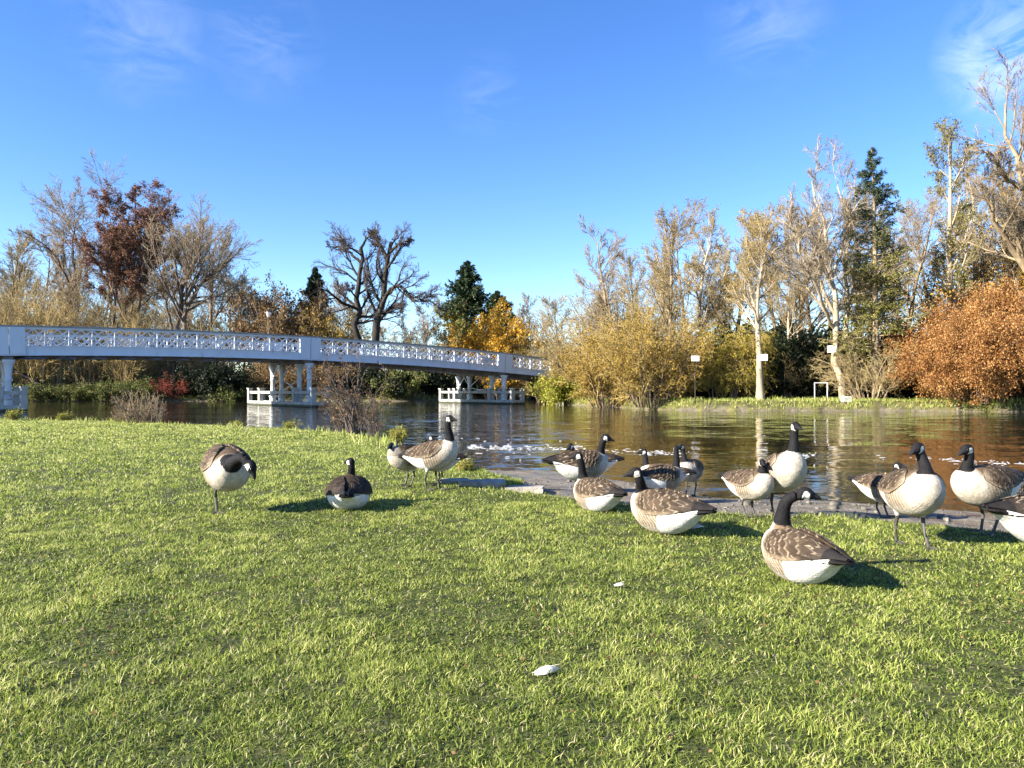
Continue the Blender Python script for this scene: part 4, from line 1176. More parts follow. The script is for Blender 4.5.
def head_col(p):
    x, y, z = p[:, 0], np.abs(p[:, 1]), p[:, 2]
    black = np.array([.011, .0105, .0115])
    wh = (x > -.034 + .25 * (z + .03)) & (x < .010 - .55 * (z - .0) * .5) & (z < .019 - .35 * np.abs(x + .012)) & (x - .9 * z < .04)
    c = np.where(wh[:, None], np.array([.70, .68, .62]), black)
    bill = x > .047
    return np.where(bill[:, None], np.array([.016, .016, .018]), c)

def bez(p0, p1, p2, p3, n):
    t = np.linspace(0, 1, n)[:, None]
    return (1 - t)**3 * p0 + 3 * t * (1 - t)**2 * p1 + 3 * t**2 * (1 - t) * p2 + t**3 * p3

def rotz(a): return np.array([[math.cos(a), -math.sin(a), 0], [math.sin(a), math.cos(a), 0], [0, 0, 1]])
def roty(a): return np.array([[math.cos(a), 0, math.sin(a)], [0, 1, 0], [-math.sin(a), 0, math.cos(a)]])

GOOSE_N = [0]
def goose(label, base, yaw, head, hyaw, hpitch=0, stand=True, sc=1.0, pitch=0, dd=0.0, zc=None, c1=None, c2=None, legs=((0, 0), (0, 0)), fat=1.0, neckw=1.0, roll=0, wing_open=0.0, black_to=.27, shade=1.0):
    """base: picture spot where it touches the ground; head: picture spot of the head's middle"""
    seed = GOOSE_N[0]; GOOSE_N[0] += 1
    gz = 0.0
    for _ in range(4):
        bx, by = g_at(base[0], base[1], gz); gz = zt(bx, by)
        gz = max(gz, WATER_Z - .06)
    root = empty('canada_goose', (bx, by, gz), label, 'goose', 'geese on the river bank')
    zc = (zc if zc is not None else (.36 if stand else .145)) * (sc if stand else sc)
    M = rotz(R(yaw)) @ roty(R(-pitch)) * sc               # body space -> goose space (origin on the ground)
    Cb = np.array([0, 0, zc])
    def toW(p): return np.asarray(p) @ M.T + Cb
    # torso
    xs = np.concatenate([np.linspace(-.435, -.30, 12)[:-1], np.linspace(-.30, .20, 24)[:-1], np.linspace(.20, .282, 12)])
    z_, w_, h_ = interp_rows(TORSO, xs)
    w_ = w_ * np.where(xs > -.3, fat, 1)
    n = 36
    Ct = np.stack([xs, 0 * xs, z_], 1)
    A = np.tile([0., 1, 0], (len(xs), 1)); B = np.tile([0., 0, 1], (len(xs), 1))
    Vt, Ft = loft(Ct, A, B, np.abs(w_), np.abs(h_), n)
    parts = [(toW(Vt), Ft)]
    src_id = [np.zeros(len(Vt))]
    # head point
    depth = by + dd
    hp = w_at(head[0], head[1], depth) - np.array([bx, by, gz])
    Hm = rotz(R(hyaw)) @ roty(R(-hpitch)) * sc
    hdir = Hm @ np.array([1., 0, 0]) / sc; hup = Hm @ np.array([0., 0, 1]) / sc
    nb = toW(np.array([.165, 0, .045]))
    fw = M @ np.array([1., 0, 0]) / sc; upb = np.array([0, 0, 1.])
    ne = hp - hdir * .018 * sc - hup * .012 * sc
    D = np.linalg.norm(ne - nb)
    k1 = nb + (fw * .28 + upb * .42) * D if c1 is None else nb + (fw * c1[0] + upb * c1[1]) * D
    k2 = ne - (hup * .5 + upb * .4) * .42 * D - hdir * .12 * D if c2 is None else ne + (hdir * c2[0] + upb * c2[1] + fw * (c2[2] if len(c2) > 2 else 0)) * D
    nn = 26
    N_ = bez(nb, k1, k2, ne, nn)
    T = np.gradient(N_, axis=0); T = unit(T)
    lat = unit(np.cross(np.tile(upb * .3 - fw, (nn, 1)), T)); lat = np.where((lat * np.cross(upb, fw)).sum(1, keepdims=True) < 0, -lat, lat)
    ver = np.cross(T, lat)
    s = np.linspace(0, 1, nn)
    rad = np.interp(s, [0, .12, .28, .45, .7, .9, 1], [.092, .074, .050, .039, .034, .032, .030]) * sc * neckw
    Vn, Fn = loft(N_, lat, ver, rad, rad * 1.05, 22)
    parts.append((Vn, Fn)); src_id.append(np.ones(len(Vn)))
    hx = np.concatenate([np.linspace(-.052, .05, 16)[:-1], np.linspace(.05, .093, 10)])
    hz, hw, hh = interp_rows(HEAD, hx)
    Vh, Fh = loft(np.stack([hx, 0 * hx, hz], 1), np.tile([0., 1, 0], (len(hx), 1)), np.tile([0., 0, 1], (len(hx), 1)), np.abs(hw), np.abs(hh), 20)
    parts.append((Vh @ Hm.T + hp, Fh)); src_id.append(np.full(len(Vh), 2))
    # feathered thighs
    legp = []
    if stand:
        for sd, (fx, fz) in zip((1, -1), legs):
            if fx is None: continue
            hip = toW(np.array([-.03, sd * .075, -.085]))
            a = np.array([fx * sc, sd * .062 * sc, 0.0]); a = rotz(R(yaw)) @ a
            foot = np.array([a[0], a[1], fz + .012])
            hk = hip * .42 + foot * .58 + (rotz(R(yaw)) @ np.array([-.035 * sc, 0, 0]))
            hk2 = hip * .45 + hk * .55
            Cc = np.array([hip, hip * .6 + hk2 * .4, hk2]); rr = np.array([.05, .036, .014]) * sc
            Vl, Fl = loft(Cc, np.tile(rotz(R(yaw)) @ np.array([0., 1, 0]), (3, 1)), np.tile(rotz(R(yaw)) @ np.array([1., 0, 0]), (3, 1)), rr, rr, 12)
            parts.append((Vl, Fl)); src_id.append(np.full(len(Vl), 3))
            legp.append((hk2, hk, foot))
    # join and knit into one skin
    V = np.concatenate([p[0] for p in parts]); F = []; o = 0
    for v, f in parts:
        F += [[i + o for i in q] for q in f]; o += len(v)
    me = bpy.data.meshes.new('src'); me.from_pydata(V.tolist(), [], F); me.update()
    import bmesh
    bm = bmesh.new(); bm.from_mesh(me); bmesh.ops.recalc_face_normals(bm, faces=bm.faces); bm.to_mesh(me); bm.free()
    tmp = bpy.data.objects.new('tmp', me); COL.objects.link(tmp)
    rm = tmp.modifiers.new('r', 'REMESH'); rm.mode = 'VOXEL'; rm.voxel_size = .0055 * sc
    sm = tmp.modifiers.new('s', 'SMOOTH'); sm.iterations = 3; sm.factor = .5
    bpy.context.view_layer.update()
    body = bpy.data.meshes.new_from_object(tmp.evaluated_get(bpy.context.evaluated_depsgraph_get()))
    bpy.data.objects.remove(tmp); bpy.data.meshes.remove(me)
    nv = len(body.vertices)
    co = np.zeros(nv * 3, np.float32); body.vertices.foreach_get('co', co); co = co.reshape(-1, 3).astype(float)
    ids = np.concatenate(src_id)
    kd = kdtree.KDTree(len(V))
    for i, v in enumerate(V): kd.insert(v, i)
    kd.balance()
    near = np.array([kd.find(c)[1] for c in co]); pid = ids[near]
    Mi = np.linalg.inv(M)
    loc = (co - Cb) @ Mi.T
    c = torso_col(loc, seed)
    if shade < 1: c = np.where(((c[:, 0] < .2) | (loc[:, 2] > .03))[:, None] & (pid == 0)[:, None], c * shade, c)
    nk = pid == 1
    ring = (near - len(Vt)) // 22
    cream = np.array([.47, .425, .36])
    tb = black_to
    # black stocking: everything close to the neck's line and above its base
    dd_ = np.linalg.norm(co[:, None] - N_[None], axis=2)
    j0 = dd_.argmin(1)
    ja, jb = np.maximum(j0 - 1, 0), np.minimum(j0 + 1, nn - 1)
    seg_ = N_[jb] - N_[ja]
    fr_ = np.clip(((co - N_[ja]) * seg_).sum(1) / (seg_ ** 2).sum(1), 0, 1)
    s_c = (ja + fr_ * (jb - ja)) / (nn - 1)
    blk = (nk | (pid == 0)) & (s_c > tb) & (dd_.min(1) < np.interp(s_c, s, rad) * 1.25)
    c[nk & ~blk] = cream
    up_side = nk & ~blk & (loc[:, 2] > .06) & (loc[:, 0] < .15)
    c[up_side] = np.array([.16, .11, .07])
    c[blk] = (.011, .0105, .0115)
    hd = pid == 2
    hl = (co - hp) @ np.linalg.inv(Hm).T
    c[hd] = head_col(hl[hd])
    th = pid == 3
    c[th] = np.where((loc[th][:, 2] < -.2)[:, None], (.05, .045, .04), (.62, .58, .5))
    body.attributes.new('col', 'FLOAT_COLOR', 'POINT')
    c4 = np.ones((nv, 4), np.float32); c4[:, :3] = c
    body.attributes['col'].data.foreach_set('color', c4.ravel())
    body.materials.clear(); body.materials.append(MAT['plumage'])
    body.polygons.foreach_set('use_smooth', np.ones(len(body.polygons), bool))
    bo = link('body', body, root)
    # folded wings: a shell of overlapping feathers over each flank
    for sd in (1, -1):
        ns, nt_ = 96, 44
        S, U = np.meshgrid(np.linspace(0, 1, ns), np.linspace(0, 1, nt_), indexing='ij')
        x = .165 - .60 * S
        WP = np.array([(-.46, .052, .022, .018), (-.40, .050, .042, .034), (-.33, .044, .075, .058), (-.25, .026, .112, .092), (-.15, .004, .150, .138), (-.04, -.004, .172, .161), (.06, .0, .172, .164), (.13, .008, .157, .153), (.18, .015, .135, .136)])
        zc_, ww, wh = [k.reshape(x.shape) for k in interp_rows(WP, x.ravel())]
        ww = ww * np.where(x > -.3, fat, 1)
        top = np.interp(S, [0, .08, .25, .6, 1], [58, 32, 14, 8, 20])
        bot = np.interp(S, [0, .08, .2, .45, .7, .85, 1], [70, 84, 92, 90, 84, 80, 64])
        ph = np.radians(top + (bot - top) * U)                 # from the spine (0) to the side (90)
        y = np.sin(ph) * ww; z = zc_ + np.cos(ph) * wh
        arc = U * (bot - top) / 100 * .26
        u = S * .60
        wide = np.where(u < .30, .042, .034)
        jit = .35 * (fbm(u * 22 + 3, arc * 40 + 3, seed + 3, 2) - .5)
        a = np.where(u < .20, u / .040, np.where(u < .34, .20 / .040 + (u - .20) / .062, .20 / .040 + .14 / .062 + (u - .34) / .12))
        a = a + (1.0 - U) * 2.4 + jit
        cell = arc / .046 + .5 * (np.floor(a) % 2) + jit * .4
        cc = cell - np.floor(cell) - .5
        a2 = a + 1.3 * cc ** 2 + .55 * (hashn(np.floor(cell) * 7 + np.floor(a) * 131, seed + 5) - .5)
        fr = a2 - np.floor(a2)
        rid = hashn(np.floor(a2) * 57 + np.floor(cell) * 13 + 7, seed)
        raise_ = (fr ** 1.6) * .0055 * np.clip(S * 7, 0, 1) * np.clip((.56 - u) / .1, .2, 1)
        nrm = np.stack([0 * y, np.sin(ph), np.cos(ph)], -1)
        edge = np.minimum(1, np.minimum(np.minimum(U, 1 - U) * 9, S * 7)) ** .6
        off = (raise_ - .001 + .002 * edge + wing_open * np.sin(U * PI) * .02)[..., None]
        Po = np.stack([x, sd * y, z], -1) + nrm * np.array([1, sd, 1]) * off
        Pi = np.stack([x, sd * y, z], -1) - nrm * np.array([1, sd, 1]) * (.012 + 0 * off)
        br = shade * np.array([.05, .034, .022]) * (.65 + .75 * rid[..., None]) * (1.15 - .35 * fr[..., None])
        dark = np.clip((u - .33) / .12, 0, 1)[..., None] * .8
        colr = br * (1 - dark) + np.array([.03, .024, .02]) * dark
        e = np.clip((fr - .86) / .05, 0, 1) * (.45 + .55 * hashn(np.floor(a2) * 31 + np.floor(cell) * 17, seed + 9)) * np.clip((.5 - u) / .06, 0, 1) * np.where(u < .42, 1, .6)
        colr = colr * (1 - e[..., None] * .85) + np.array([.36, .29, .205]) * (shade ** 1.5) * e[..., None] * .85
        prim = (u > .47)[..., None]
        colr = np.where(prim, np.array([.016, .014, .014]), colr)
        lower = (np.clip((U - .86) / .08, 0, 1) * np.clip((.36 - u) / .05, 0, 1))[..., None] * .6
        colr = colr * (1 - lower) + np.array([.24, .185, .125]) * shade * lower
        frt = np.clip(1 - S / .10, 0, 1)[..., None] * .8
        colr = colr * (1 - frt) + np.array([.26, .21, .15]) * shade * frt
        Vw = np.concatenate([toW(Po.reshape(-1, 3)), toW(Pi.reshape(-1, 3))])
        Cw = np.concatenate([colr.reshape(-1, 3), colr.reshape(-1, 3)])
        i, k = np.meshgrid(np.arange(ns - 1), np.arange(nt_ - 1), indexing='ij')
        q = np.stack([i * nt_ + k, i * nt_ + k + 1, (i + 1) * nt_ + k + 1, (i + 1) * nt_ + k], -1).reshape(-1, 4)
        Nn = ns * nt_
        loop = np.concatenate([np.arange(nt_), np.arange(1, ns) * nt_ + nt_ - 1, (ns - 1) * nt_ + np.arange(nt_ - 2, -1, -1), np.arange(ns - 2, 0, -1) * nt_])
        l2_ = np.roll(loop, -1)
        rim = np.stack([loop, loop + Nn, l2_ + Nn, l2_], 1)
        faces = np.concatenate([q[:, ::-1], q + Nn, rim])
        if sd < 0: faces = faces[:, ::-1]
        wm = mesh_from('wing', Vw, [faces], MAT['plumage'], True, cols=Cw)
        link('wing', wm, root)
    # eyes
    for sd in (1, -1):
        mb = MB()
        c0 = Hm @ np.array([.019, sd * .0285, .014]) + hp
        mb.tube([c0 + Hm @ np.array([0, sd * q, 0]) for q in (-.004, -.001, .0015, .003)], [.005 * sc, .0055 * sc, .004 * sc, .001 * sc], 8)
        mb.build('eye', MAT['eye'], root, True)
    # legs with webbed feet
    for hk2, hk, foot in legp:
        mb = MB()
        mb.tube([hk2, hk, hk * .5 + foot * .5, foot], [.0135 * sc, .0125 * sc, .0095 * sc, .011 * sc], 8)
        fwd = rotz(R(yaw)) @ np.array([1., 0, 0]); sdv = rotz(R(yaw)) @ np.array([0., 1, 0])
        z0 = np.array([0, 0, -.004])
        toes = [foot + z0 + (fwd * math.cos(q) + sdv * math.sin(q)) * .092 * sc * (1 if q == 0 else .9) for q in (-.55, 0, .55)]
        for tpt in toes: mb.tube([foot, foot * .5 + tpt * .5 + np.array([0, 0, .004]), tpt], [.0095 * sc, .0075 * sc, .004 * sc], 6)
        web = [foot + z0 * .3, toes[0] * .88 + foot * .12, (toes[0] + toes[1]) * .42 + foot * .16, toes[1] * .94 + foot * .06, (toes[1] + toes[2]) * .42 + foot * .16, toes[2] * .88 + foot * .12]
        wv = [w + np.array([0, 0, .003]) for w in web] + [w - np.array([0, 0, .003]) for w in web]
        mb.add(wv, [[0, 1, 2, 3, 4, 5][::-1], [6, 7, 8, 9, 10, 11]] + [[i, (i + 1) % 6, 6 + (i + 1) % 6, 6 + i] for i in range(6)])
        mb.build('leg', MAT['goose_leg'], root, True)
    return root


goose('standing goose bending its head down to the grass, alone at the far left', (227, 513), -62, (251, 467), -18, -58, pitch=-10, zc=.335, sc=1.27, dd=-.40, c1=(.5, .22), c2=(-.3, .22), legs=((None, 0), (-.02, 0)), black_to=.08)
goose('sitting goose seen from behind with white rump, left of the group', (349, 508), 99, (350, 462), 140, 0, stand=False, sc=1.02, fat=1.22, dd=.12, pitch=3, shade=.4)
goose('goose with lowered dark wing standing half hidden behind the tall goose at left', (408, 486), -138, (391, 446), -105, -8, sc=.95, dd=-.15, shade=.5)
goose('tall standing goose facing right on the lawn edge, left of the water', (434, 490), -22, (450, 419), -28, 0, pitch=10, sc=1.06, zc=.37, dd=-.14, legs=((.05, 0), (-.05, 0)))
goose('goose hidden behind the tall left goose, only head and legs showing', (438, 485), 170, (432, 438), -25, 0, sc=.82, dd=.15)
goose('goose standing on the mud with raised head and bill pointing right', (582, 500), 18, (606, 438), -4, -12, sc=1.0, dd=-.0)
goose('goose looking down to the left behind the one with bill pointing right', (590, 491), 172, (570, 447), -140, -25, sc=.95, dd=.05)
goose('sitting goose turned away left with black tail, in front of the mud', (596, 510), 120, (577, 456), 178, -8, stand=False, sc=1.0, dd=.12)
goose('sitting goose facing left in the centre with barred flank and white vent', (664, 531), 128, (635, 473), 178, -6, stand=False, sc=1.1, dd=.05)
goose('goose facing right behind the central sitting goose, seen from the back', (662, 502), 28, (676, 449), 78, 0, sc=.92, zc=.28, dd=.12)
goose('goose with thin neck looking left, body hidden by the central sitting goose', (662, 497), 165, (643, 452), 182, 0, sc=.9, zc=.28, dd=.1)
goose('white-breasted goose in shade standing rightmost of the middle cluster', (690, 495), -122, (681, 447), -150, 0, sc=.85, dd=-.1)
goose('small hunched goose with short neck left of the tallest goose', (750, 516), -62, (762, 463), -98, 0, sc=.86, zc=.33, dd=-.12, c1=(.05, .5))
goose('tallest upright goose with white breast facing the camera', (782, 516), -82, (796, 427), -82, -4, pitch=18, sc=1.06, zc=.37, dd=-.2, legs=((0, 0), (-.04, 0)))
goose('closest sitting goose, its neck bent back so the bill points right', (798, 579), 106, (806, 494), -6, -8, stand=False, sc=.98, dd=.05, c1=(-.05, .5), c2=(-.42, -.02))
goose('walking goose facing the camera with cream breast, head turned left', (912, 546), -93, (917, 449), -150, -14, sc=1.06, zc=.37, dd=-.15, pitch=6, legs=((.09, 0), (-.1, .0)))
goose('smaller goose standing behind the walking cream-breasted goose', (884, 517), -60, (898, 466), -50, 0, sc=.86, zc=.33, dd=-.05)
goose('goose with dark shaded wings and white breast facing left', (984, 534), -160, (966, 450), -160, -16, sc=1.04, zc=.37, dd=-.12, legs=((0, 0), (-.04, .0)))
goose('low goose behind the dark-winged one with only its head showing', (1004, 515), 10, (984, 467), 100, 0, sc=.88, zc=.3, dd=.2)
goose('goose cut off by the right edge, tail pointing left', (1048, 566), 10, (1092, 462), -10, 0, sc=1.08, zc=.27, dd=-.05, pitch=-4)
# ------------------------------------------------------------------ grass
def grass_mat():
    m, nt, n, l, b = new_mat('grass_blades')
    at = n.new('ShaderNodeAttribute'); at.attribute_name = 'rnd'
    r = ramp_node(n, [(0, (.03, .05, .01)), (.3, (.135, .19, .026)), (.6, (.32, .375, .075)), (.88, (.51, .51, .16)), (1, (.54, .48, .27))])
    l.new(at.outputs['Fac'], r.inputs[0]); l.new(r.outputs[0], b.inputs['Base Color'])
    b.inputs['Roughness'].default_value = .5; b.inputs['Specular IOR Level'].default_value = .3
    tr = n.new('ShaderNodeBsdfTranslucent'); l.new(r.outputs[0], tr.inputs['Color'])
    mx = n.new('ShaderNodeMixShader'); mx.inputs[0].default_value = .45
    l.new(b.outputs[0], mx.inputs[1]); l.new(tr.outputs[0], mx.inputs[2])
    l.new(mx.outputs[0], n['Material Output'].inputs['Surface'])
    return m
MAT['grass'] = grass_mat()

def blades(rng, x, y, z, hgt, wid, rnd, lean=.85):
    N = len(x)
    az = rng.uniform(0, 2 * PI, N); la = rng.uniform(0, 2 * PI, N)
    s = np.stack([np.cos(az), np.sin(az), 0 * az], 1) * (wid / 2)[:, None]
    ld = np.stack([np.cos(la), np.sin(la), 0 * la], 1) * (hgt * np.abs(rng.normal(lean, .5, N)))[:, None]
    b = np.stack([x, y, z - .004], 1)
    up = np.array([0, 0, 1.])
    mid = b + ld * .3 + up * (hgt * .6)[:, None]
    tip = b + ld * 1.0 + up * hgt[:, None]
    V = np.stack([b - s, b + s, mid + s * .75, mid - s * .75, tip], 1).reshape(-1, 3)
    o = np.arange(N)[:, None] * 5
    return V, o + np.array([[0, 1, 2, 3]]), o + np.array([[3, 2, 4]]), np.repeat(rnd, 5)

def scatter(rng, r0, r1, dens, half=60):
    a = R(half)
    area = a * (r1 * r1 - r0 * r0)
    n = int(area * dens)
    r = np.sqrt(rng.uniform(r0 * r0, r1 * r1, n)); t = rng.uniform(-a, a, n)
    return r * np.sin(t), r * np.cos(t)

def build_grass():
    rng = np.random.default_rng(2024)
    Vs, Q, T, A = [], [], [], []; o = 0
    for (r0, r1, dens, h, w) in ((1.3, 3.2, 17000, .025, .0044), (3.2, 5, 10500, .026, .0054), (5, 7.5, 6200, .027, .007), (7.5, 11, 3200, .030, .0105), (11, 18, 1300, .036, .016), (18, 36, 480, .045, .028)):
        x, y = scatter(rng, r0, r1, dens)
        clump = fbm(x * 2.1, y * 2.1, 31)
        fine = fbm(x * 9, y * 9, 33, 3)
        bare = (fbm(x * 3.3 + 9, y * 3.3, 37, 3) < .36) & (fine < .56)
        keep = (rng.random(len(x)) < np.clip(.34 + 1.7 * (fine - .3), .2, 1)) & ~(bare & (rng.random(len(x)) < .55))
        x, y, clump, fine = x[keep], y[keep], clump[keep], fine[keep]
        z, lawn, far = terrain(np.stack([x, y], 1))
        k = lawn > .7
        x, y, z, clump, fine = x[k], y[k], z[k], clump[k], fine[k]
        N = len(x)
        hg = h * rng.uniform(.45, 1.25, N) * (.55 + .9 * clump)
        tall = rng.random(N) < .012; hg[tall] *= 1.7
        rnd = np.clip(.42 + .55 * (clump - .5) + .5 * (fine - .5) + rng.normal(0, .21, N) + .012 * np.clip(y - 8, 0, 12), 0, .9)
        dead = rng.random(N) < .045; rnd[dead] = 1
        v, q, t, a = blades(rng, x, y, z, hg, w * rng.uniform(.6, 1.25, N), rnd)
        Vs.append(v); Q.append(q + o); T.append(t + o); A.append(a); o += len(v)
    # thatch: short clippings and moss lying between the blades
    for (r0, r1, dens, h, w) in ((1.3, 3.2, 9000, .022, .0035), (3.2, 5.2, 5500, .024, .005), (5.2, 8, 2600, .028, .007)):
        x, y = scatter(rng, r0, r1, dens)
        z, lawn, far = terrain(np.stack([x, y], 1)); k = lawn > .7
        x, y, z = x[k], y[k], z[k]; N = len(x)
        rnd = np.clip(rng.normal(.24, .16, N), 0, .8); dead = rng.random(N) < .16; rnd[dead] = rng.uniform(.9, 1, dead.sum())
        v, q, t, a = blades(rng, x, y, z + .004, h * .22 * rng.uniform(.5, 1.5, N), w * rng.uniform(.7, 1.6, N), rnd, 4.5)
        Vs.append(v); Q.append(q + o); T.append(t + o); A.append(a); o += len(v)
    # tussocks along the far bank's and the near bank's edge
    def edge(line, n, sp, h, w, lo, hi):
        nonlocal o
        seg = line[1:] - line[:-1]; L = np.hypot(*seg.T); cum = np.concatenate([[0], np.cumsum(L)])
        s = rng.uniform(0, cum[-1], n); i = np.clip(np.searchsorted(cum, s) - 1, 0, len(L) - 1)
        p = line[i] + seg[i] * ((s - cum[i]) / L[i])[:, None] + rng.normal(0, sp, (n, 2))
        z, lawn, far = terrain(p)
        k = ((lawn > .5) | (far > .5)) & (fbm(p[:, 0] * 1.3, p[:, 1] * 1.3, 51) > .34)
        p, z = p[k], z[k]; N = len(p)
        hg = h * rng.uniform(.4, 1.3, N) * (.4 + 1.2 * fbm(p[:, 0] * .9, p[:, 1] * .9, 52))
        v, q, t, a = blades(rng, p[:, 0], p[:, 1], z, hg, w * rng.uniform(.6, 1.3, N), np.clip(rng.uniform(lo, hi, N), 0, 1), .5)
        Vs.append(v); Q.append(q + o); T.append(t + o); A.append(a); o += len(v)
    edge(NEAR[0:9], 5000, .35, .14, .02, .3, 1.0)
    edge(NEAR[8:20], 9000, .05, .05, .006, .2, .8)
    edge(FAR[1:10] + np.array([0, .8]), 26000, .8, .22, .035, .25, 1.0)
    edge(FAR[1:8] + np.array([0, 3.0]), 14000, 1.6, .18, .035, .25, 1.0)
    edge(FAR[17:21] + np.array([0, .9]), 9000, .9, .3, .05, .3, 1.0)
    me = mesh_from('grass', np.concatenate(Vs), [np.concatenate(Q), np.concatenate(T)], MAT['grass'], False, attrs={'rnd': np.concatenate(A)})
    tag(link('grass', me), 'short green grass of the lawn and the river banks', 'grass', kind='stuff')
build_grass()

# low broad-leaved weeds and fallen leaves in the turf
def build_litter():
    rng = np.random.default_rng(99)
    x, y = scatter(rng, 1.4, 9, 55)
    k = fbm(x * 1.1, y * 1.1, 61) > .47
    x, y = x[k], y[k]
    z, lawn, _ = terrain(np.stack([x, y], 1)); k = lawn > .9; x, y, z = x[k], y[k], z[k]
    C = np.stack([x, y, z + .012 + rng.uniform(0, .012, len(x))], 1)
    a = rng.normal(0, 1, (len(x), 3)); a[:, 2] *= .25
    v, q, r = leaves(rng, C, .018, .6, 0, a)
    me = mesh_from('fallen_leaves', v, [q], MAT['leaf_brown'], False, attrs={'rnd': np.clip(r, 0, 1)})
    tag(link('fallen_leaves', me), 'small withered leaves scattered through the lawn', 'leaves', kind='stuff')
    # rosettes of clover-like weeds
    cx, cy = scatter(rng, 1.5, 7, 9)
    n = 12
    x = np.repeat(cx, n) + rng.normal(0, .04, len(cx) * n); y = np.repeat(cy, n) + rng.normal(0, .035, len(cx) * n)
    z, lawn, _ = terrain(np.stack([x, y], 1)); k = lawn > .9; x, y, z = x[k], y[k], z[k]
    a = rng.normal(0, 1, (len(x), 3)); a[:, 2] = np.abs(a[:, 2]) * .35
    v, q, r = leaves(rng, np.stack([x, y, z + .012], 1), .017, .75, 0, a)
    me = mesh_from('lawn_weeds', v, [q], MAT['leaf_mid'], False, attrs={'rnd': np.clip(r + .2, 0, 1)})
    tag(link('lawn_weeds', me), 'low broad-leaved weeds in the lawn', 'weeds', kind='stuff')
    # pebbles and droppings on the muddy shelf
    x = rng.uniform(-1.0, 8, 1600); y = rng.uniform(5.5, 10, 1600)
    z, lawn, far = terrain(np.stack([x, y], 1)); k = (lawn < .1) & (z > WATER_Z - .02); x, y, z = x[k], y[k], z[k]
    Vs, Q = [], []
    o = 0
    cube = np.array([(-1, -1, -1), (1, -1, -1), (1, 1, -1), (-1, 1, -1), (-.7, -.7, 1), (.7, -.7, 1), (.7, .7, 1), (-.7, .7, 1)], float)
    fq = np.array([(3, 2, 1, 0), (4, 5, 6, 7), (0, 1, 5, 4), (1, 2, 6, 5), (2, 3, 7, 6), (3, 0, 4, 7)])
    for a, b, c in zip(x, y, z):
        s = rng.gamma(1.6, .0035) + .003 if rng.random() > .06 else rng.uniform(.015, .045)
        v = (cube * [s * rng.uniform(.7, 1.6), s, s * .6] + rng.normal(0, s * .2, (8, 3))) @ rotz(rng.uniform(0, 6)).T + [a, b, c + s * .3]
        Vs.append(v); Q.append(fq + o); o += 8
    me = mesh_from('gravel', np.concatenate(Vs), [np.concatenate(Q)], MAT['pebble'], False)
    tag(link('gravel', me), 'loose gravel on the muddy shelf at the water', 'gravel', kind='stuff')
build_litter()

# foam flecks of the wake across the river
def build_foam():
    rng = np.random.default_rng(5)
    n = 600
    px = rng.uniform(470, 1030, n)
    py = np.interp(px, [470, 560, 640, 760, 880, 960, 1030], [447, 448, 452, 456, 456, 461, 464]) + rng.normal(0, 1.3, n)
    dens = fbm(px * .03, px * 0, 8, 3)
    keep = dens + rng.normal(0, .1, n) > .48
    px, py = px[keep], py[keep]
    x2 = rng.uniform(430, 600, 30); y2 = rng.uniform(438, 460, 30)
    px, py = np.concatenate([px, x2]), np.concatenate([py, y2])
    d = (CAMZ - WATER_Z) * FPX / (py - HOR); X = (px - 512) / FPX * d
    V, Q = [], []
    o = 0
    for a, b in zip(X, d):
        L, w = rng.gamma(1.5, .02) + .01, rng.uniform(.004, .014)
        k = 8; th = np.arange(k) * 2 * PI / k
        rr = rng.uniform(.6, 1.2, k)
        v = np.stack([np.cos(th) * L * rr, np.sin(th) * w * rr, np.full(k, .002)], 1)
        top = np.stack([np.cos(th) * L * .6 * rr, np.sin(th) * w * .6 * rr, np.full(k, .005)], 1)
        vv = np.concatenate([v, top]) + [a, b, WATER_Z]
        V.append(vv)
        i = np.arange(k); j = (i + 1) % k
        Q.append(np.stack([i, j, j + k, i + k], 1) + o); Q.append(np.array([[8, 9, 10, 11], [8, 11, 12, 15], [15, 12, 13, 14]]) + o)
        o += 16
    m = noise_mat('river_foam', [(0, (.6, .62, .62)), (1, (.8, .8, .8))], 20, .6, 0)
    me = mesh_from('foam', np.concatenate(V), [np.concatenate(Q)], m, True)
    tag(link('foam', me), 'white foam flecks of a wake across the river', 'foam', kind='stuff')
build_foam()

# ------------------------------------------------------------------ weeds on the near bank
def weed_geo(seed, H, R_, stems, leaf, nleaf, lsize, twig='twig_tan', splay=.5):
    return shrub_geo(seed, H, R_, stems, leaf, twig=twig, bark=twig, nleaf=nleaf, lsize=lsize, k1=6, k2=4, arch=-.2, splay=splay, rtw=.0035, clump=.03)
def weed(geo, px, Y, s, label, group='dry weeds on the near bank edge', dz=0):
    x, y = at_px(px, Y)
    o = empty('weed', (x, y, zt(x, y) - .05 + dz), label, 'plant', group, px)
    o.scale = (s, s, s)
    link('stem', geo[0], o); link('foliage', geo[1], o)
W1 = weed_geo(501, 1.7, .42, 11, 'leaf_brown', 2, .04, 'twig_dark')
W2 = weed_geo(502, 1.1, .9, 30, 'leaf_brown', 1, .04, 'twig_grey')
W3 = weed_geo(503, .5, .35, 16, 'leaf_yellowgreen', 2, .05, 'twig_tan')
weed(W1, 356, 19.6, 1.55, 'tall dark dry weeds with pale tufts standing in front of the bridge')
weed(W1, 376, 18.6, .95, 'lower brown weeds right of the tall dry clump')
weed(W1, 344, 20.5, 1.1, 'thin dry weeds left of the tall dry clump')
weed(W2, 140, 26.0, 1.3, 'pale dry grassy weeds under the red bush')
weed(W2, 152, 25.6, .75, 'pale weeds leaning right under the red bush')
weed(W2, 122, 26.8, .55, 'small dry tuft left of the pale weeds')
weed(W3, 14, 28.0, 1.0, 'small brown-green weeds before the leftmost platform')
weed(W3, 64, 27.6, .8, 'little weed tuft between platform and pale weeds')
weed(W3, 238, 23.5, .6, 'little pale weed in front of the middle platform')
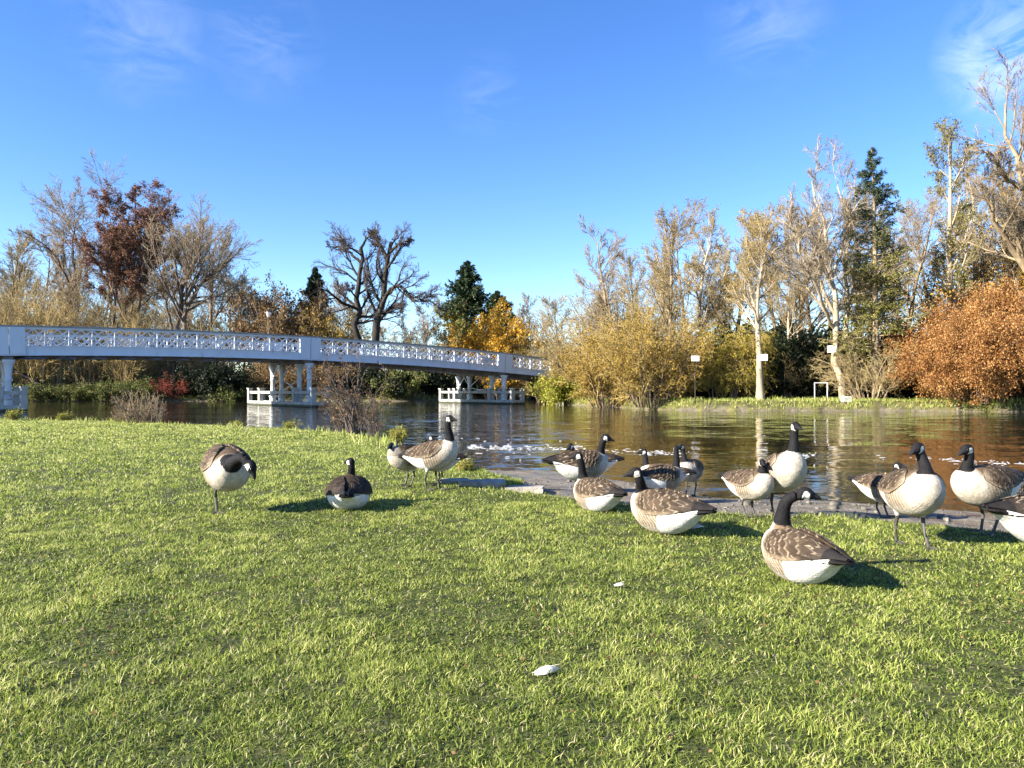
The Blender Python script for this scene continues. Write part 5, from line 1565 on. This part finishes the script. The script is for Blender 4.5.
weed(W3, 290, 22.0, .9, 'green tuft on the bank before the middle platform')
weed(W3, 398, 17.2, .9, 'green and yellow tuft at the bank right of the dry weeds')
weed(W3, 464, 10.4, .55, 'dark little plant at the tip of the grassy spit')

# flat stones at the lawn's edge
def slab(px, py, sx, sy, sz, rz, label, seed):
    rng = np.random.default_rng(seed)
    x, y = g_at(px, py, -.04)
    mb = MB(); mb.bar((-sx / 2, 0, 0), (sx / 2, 0, 0), sy, sz, bev=.012)
    for v in mb.v: v += rng.normal(0, .006, v.shape)
    o = mb.build('stone_slab', MAT['stone']); o.location = (x, y, zt(x, y) + sz * .4); o.rotation_euler = (0, 0, R(rz))
    tag(o, label, 'stone', 'flat stones at the lawn edge')
slab(525, 491, .42, .30, .07, -8, 'flat grey-tan stone left of the goose with black tail', 1)
slab(482, 488.5, .55, .28, .06, 4, 'flat grey stone beside the grassy spit', 2)
slab(455, 486, .35, .22, .05, 12, 'small flat stone behind the tall left goose', 3)

# feathers lying on the lawn
def feather(px, py, L, rz, label, seed, tilt=10):
    rng = np.random.default_rng(seed)
    x, y = g_at(px, py)
    n, m = 14, 7
    V, Q = [], []
    for i in range(n):
        s = i / (n - 1); hw = L * .17 * math.sin(PI * min(1, s * .95 + .08)) ** .7
        for k in range(m):
            t = k / (m - 1) * 2 - 1
            V.append((L * (s - .5) - abs(t) * L * .05, t * hw * (1 + rng.normal(0, .08)), L * .22 * math.sin(PI * s) - .9 * hw * t * t + rng.normal(0, L * .006)))
    for i in range(n - 1):
        for k in range(m - 1): Q.append((i * m + k, i * m + k + 1, (i + 1) * m + k + 1, (i + 1) * m + k))
    root = empty('feather', (x, y, zt(x, y) + .028), label, 'feather', 'feathers on the lawn', R(rz))
    root.rotation_euler = (R(tilt), R(-6), R(rz))
    me = mesh_from('vane', V, [np.array(Q)], MAT['feather'], True); link('vane', me, root)
    mb = MB(); mb.tube([(-L * .62, 0, 0), (-L * .4, 0, .004), (0, 0, L * .22 + .002), (L * .45, 0, .03)], [.0016, .0016, .0013, .0007], 6); mb.build('quill', MAT['feather'], root, True)
MAT['feather'] = noise_mat('white_feather', [(0, (.3, .26, .2)), (.45, (.52, .48, .42)), (1, (.66, .63, .58))], 30, .7, .2, 120)
feather(548, 675, .105, 8, 'large white feather lying on the lawn at the bottom centre', 1, 35)
feather(620, 589, .06, -10, 'small white feather with dark shadow in front of the central sitting goose', 2, 40)
feather(696, 532, .13, -6, 'white feather beside the tail of the central sitting goose', 3, 20)
feather(293, 508, .03, 40, 'tiny white feather scrap between the two left geese', 4, 20)
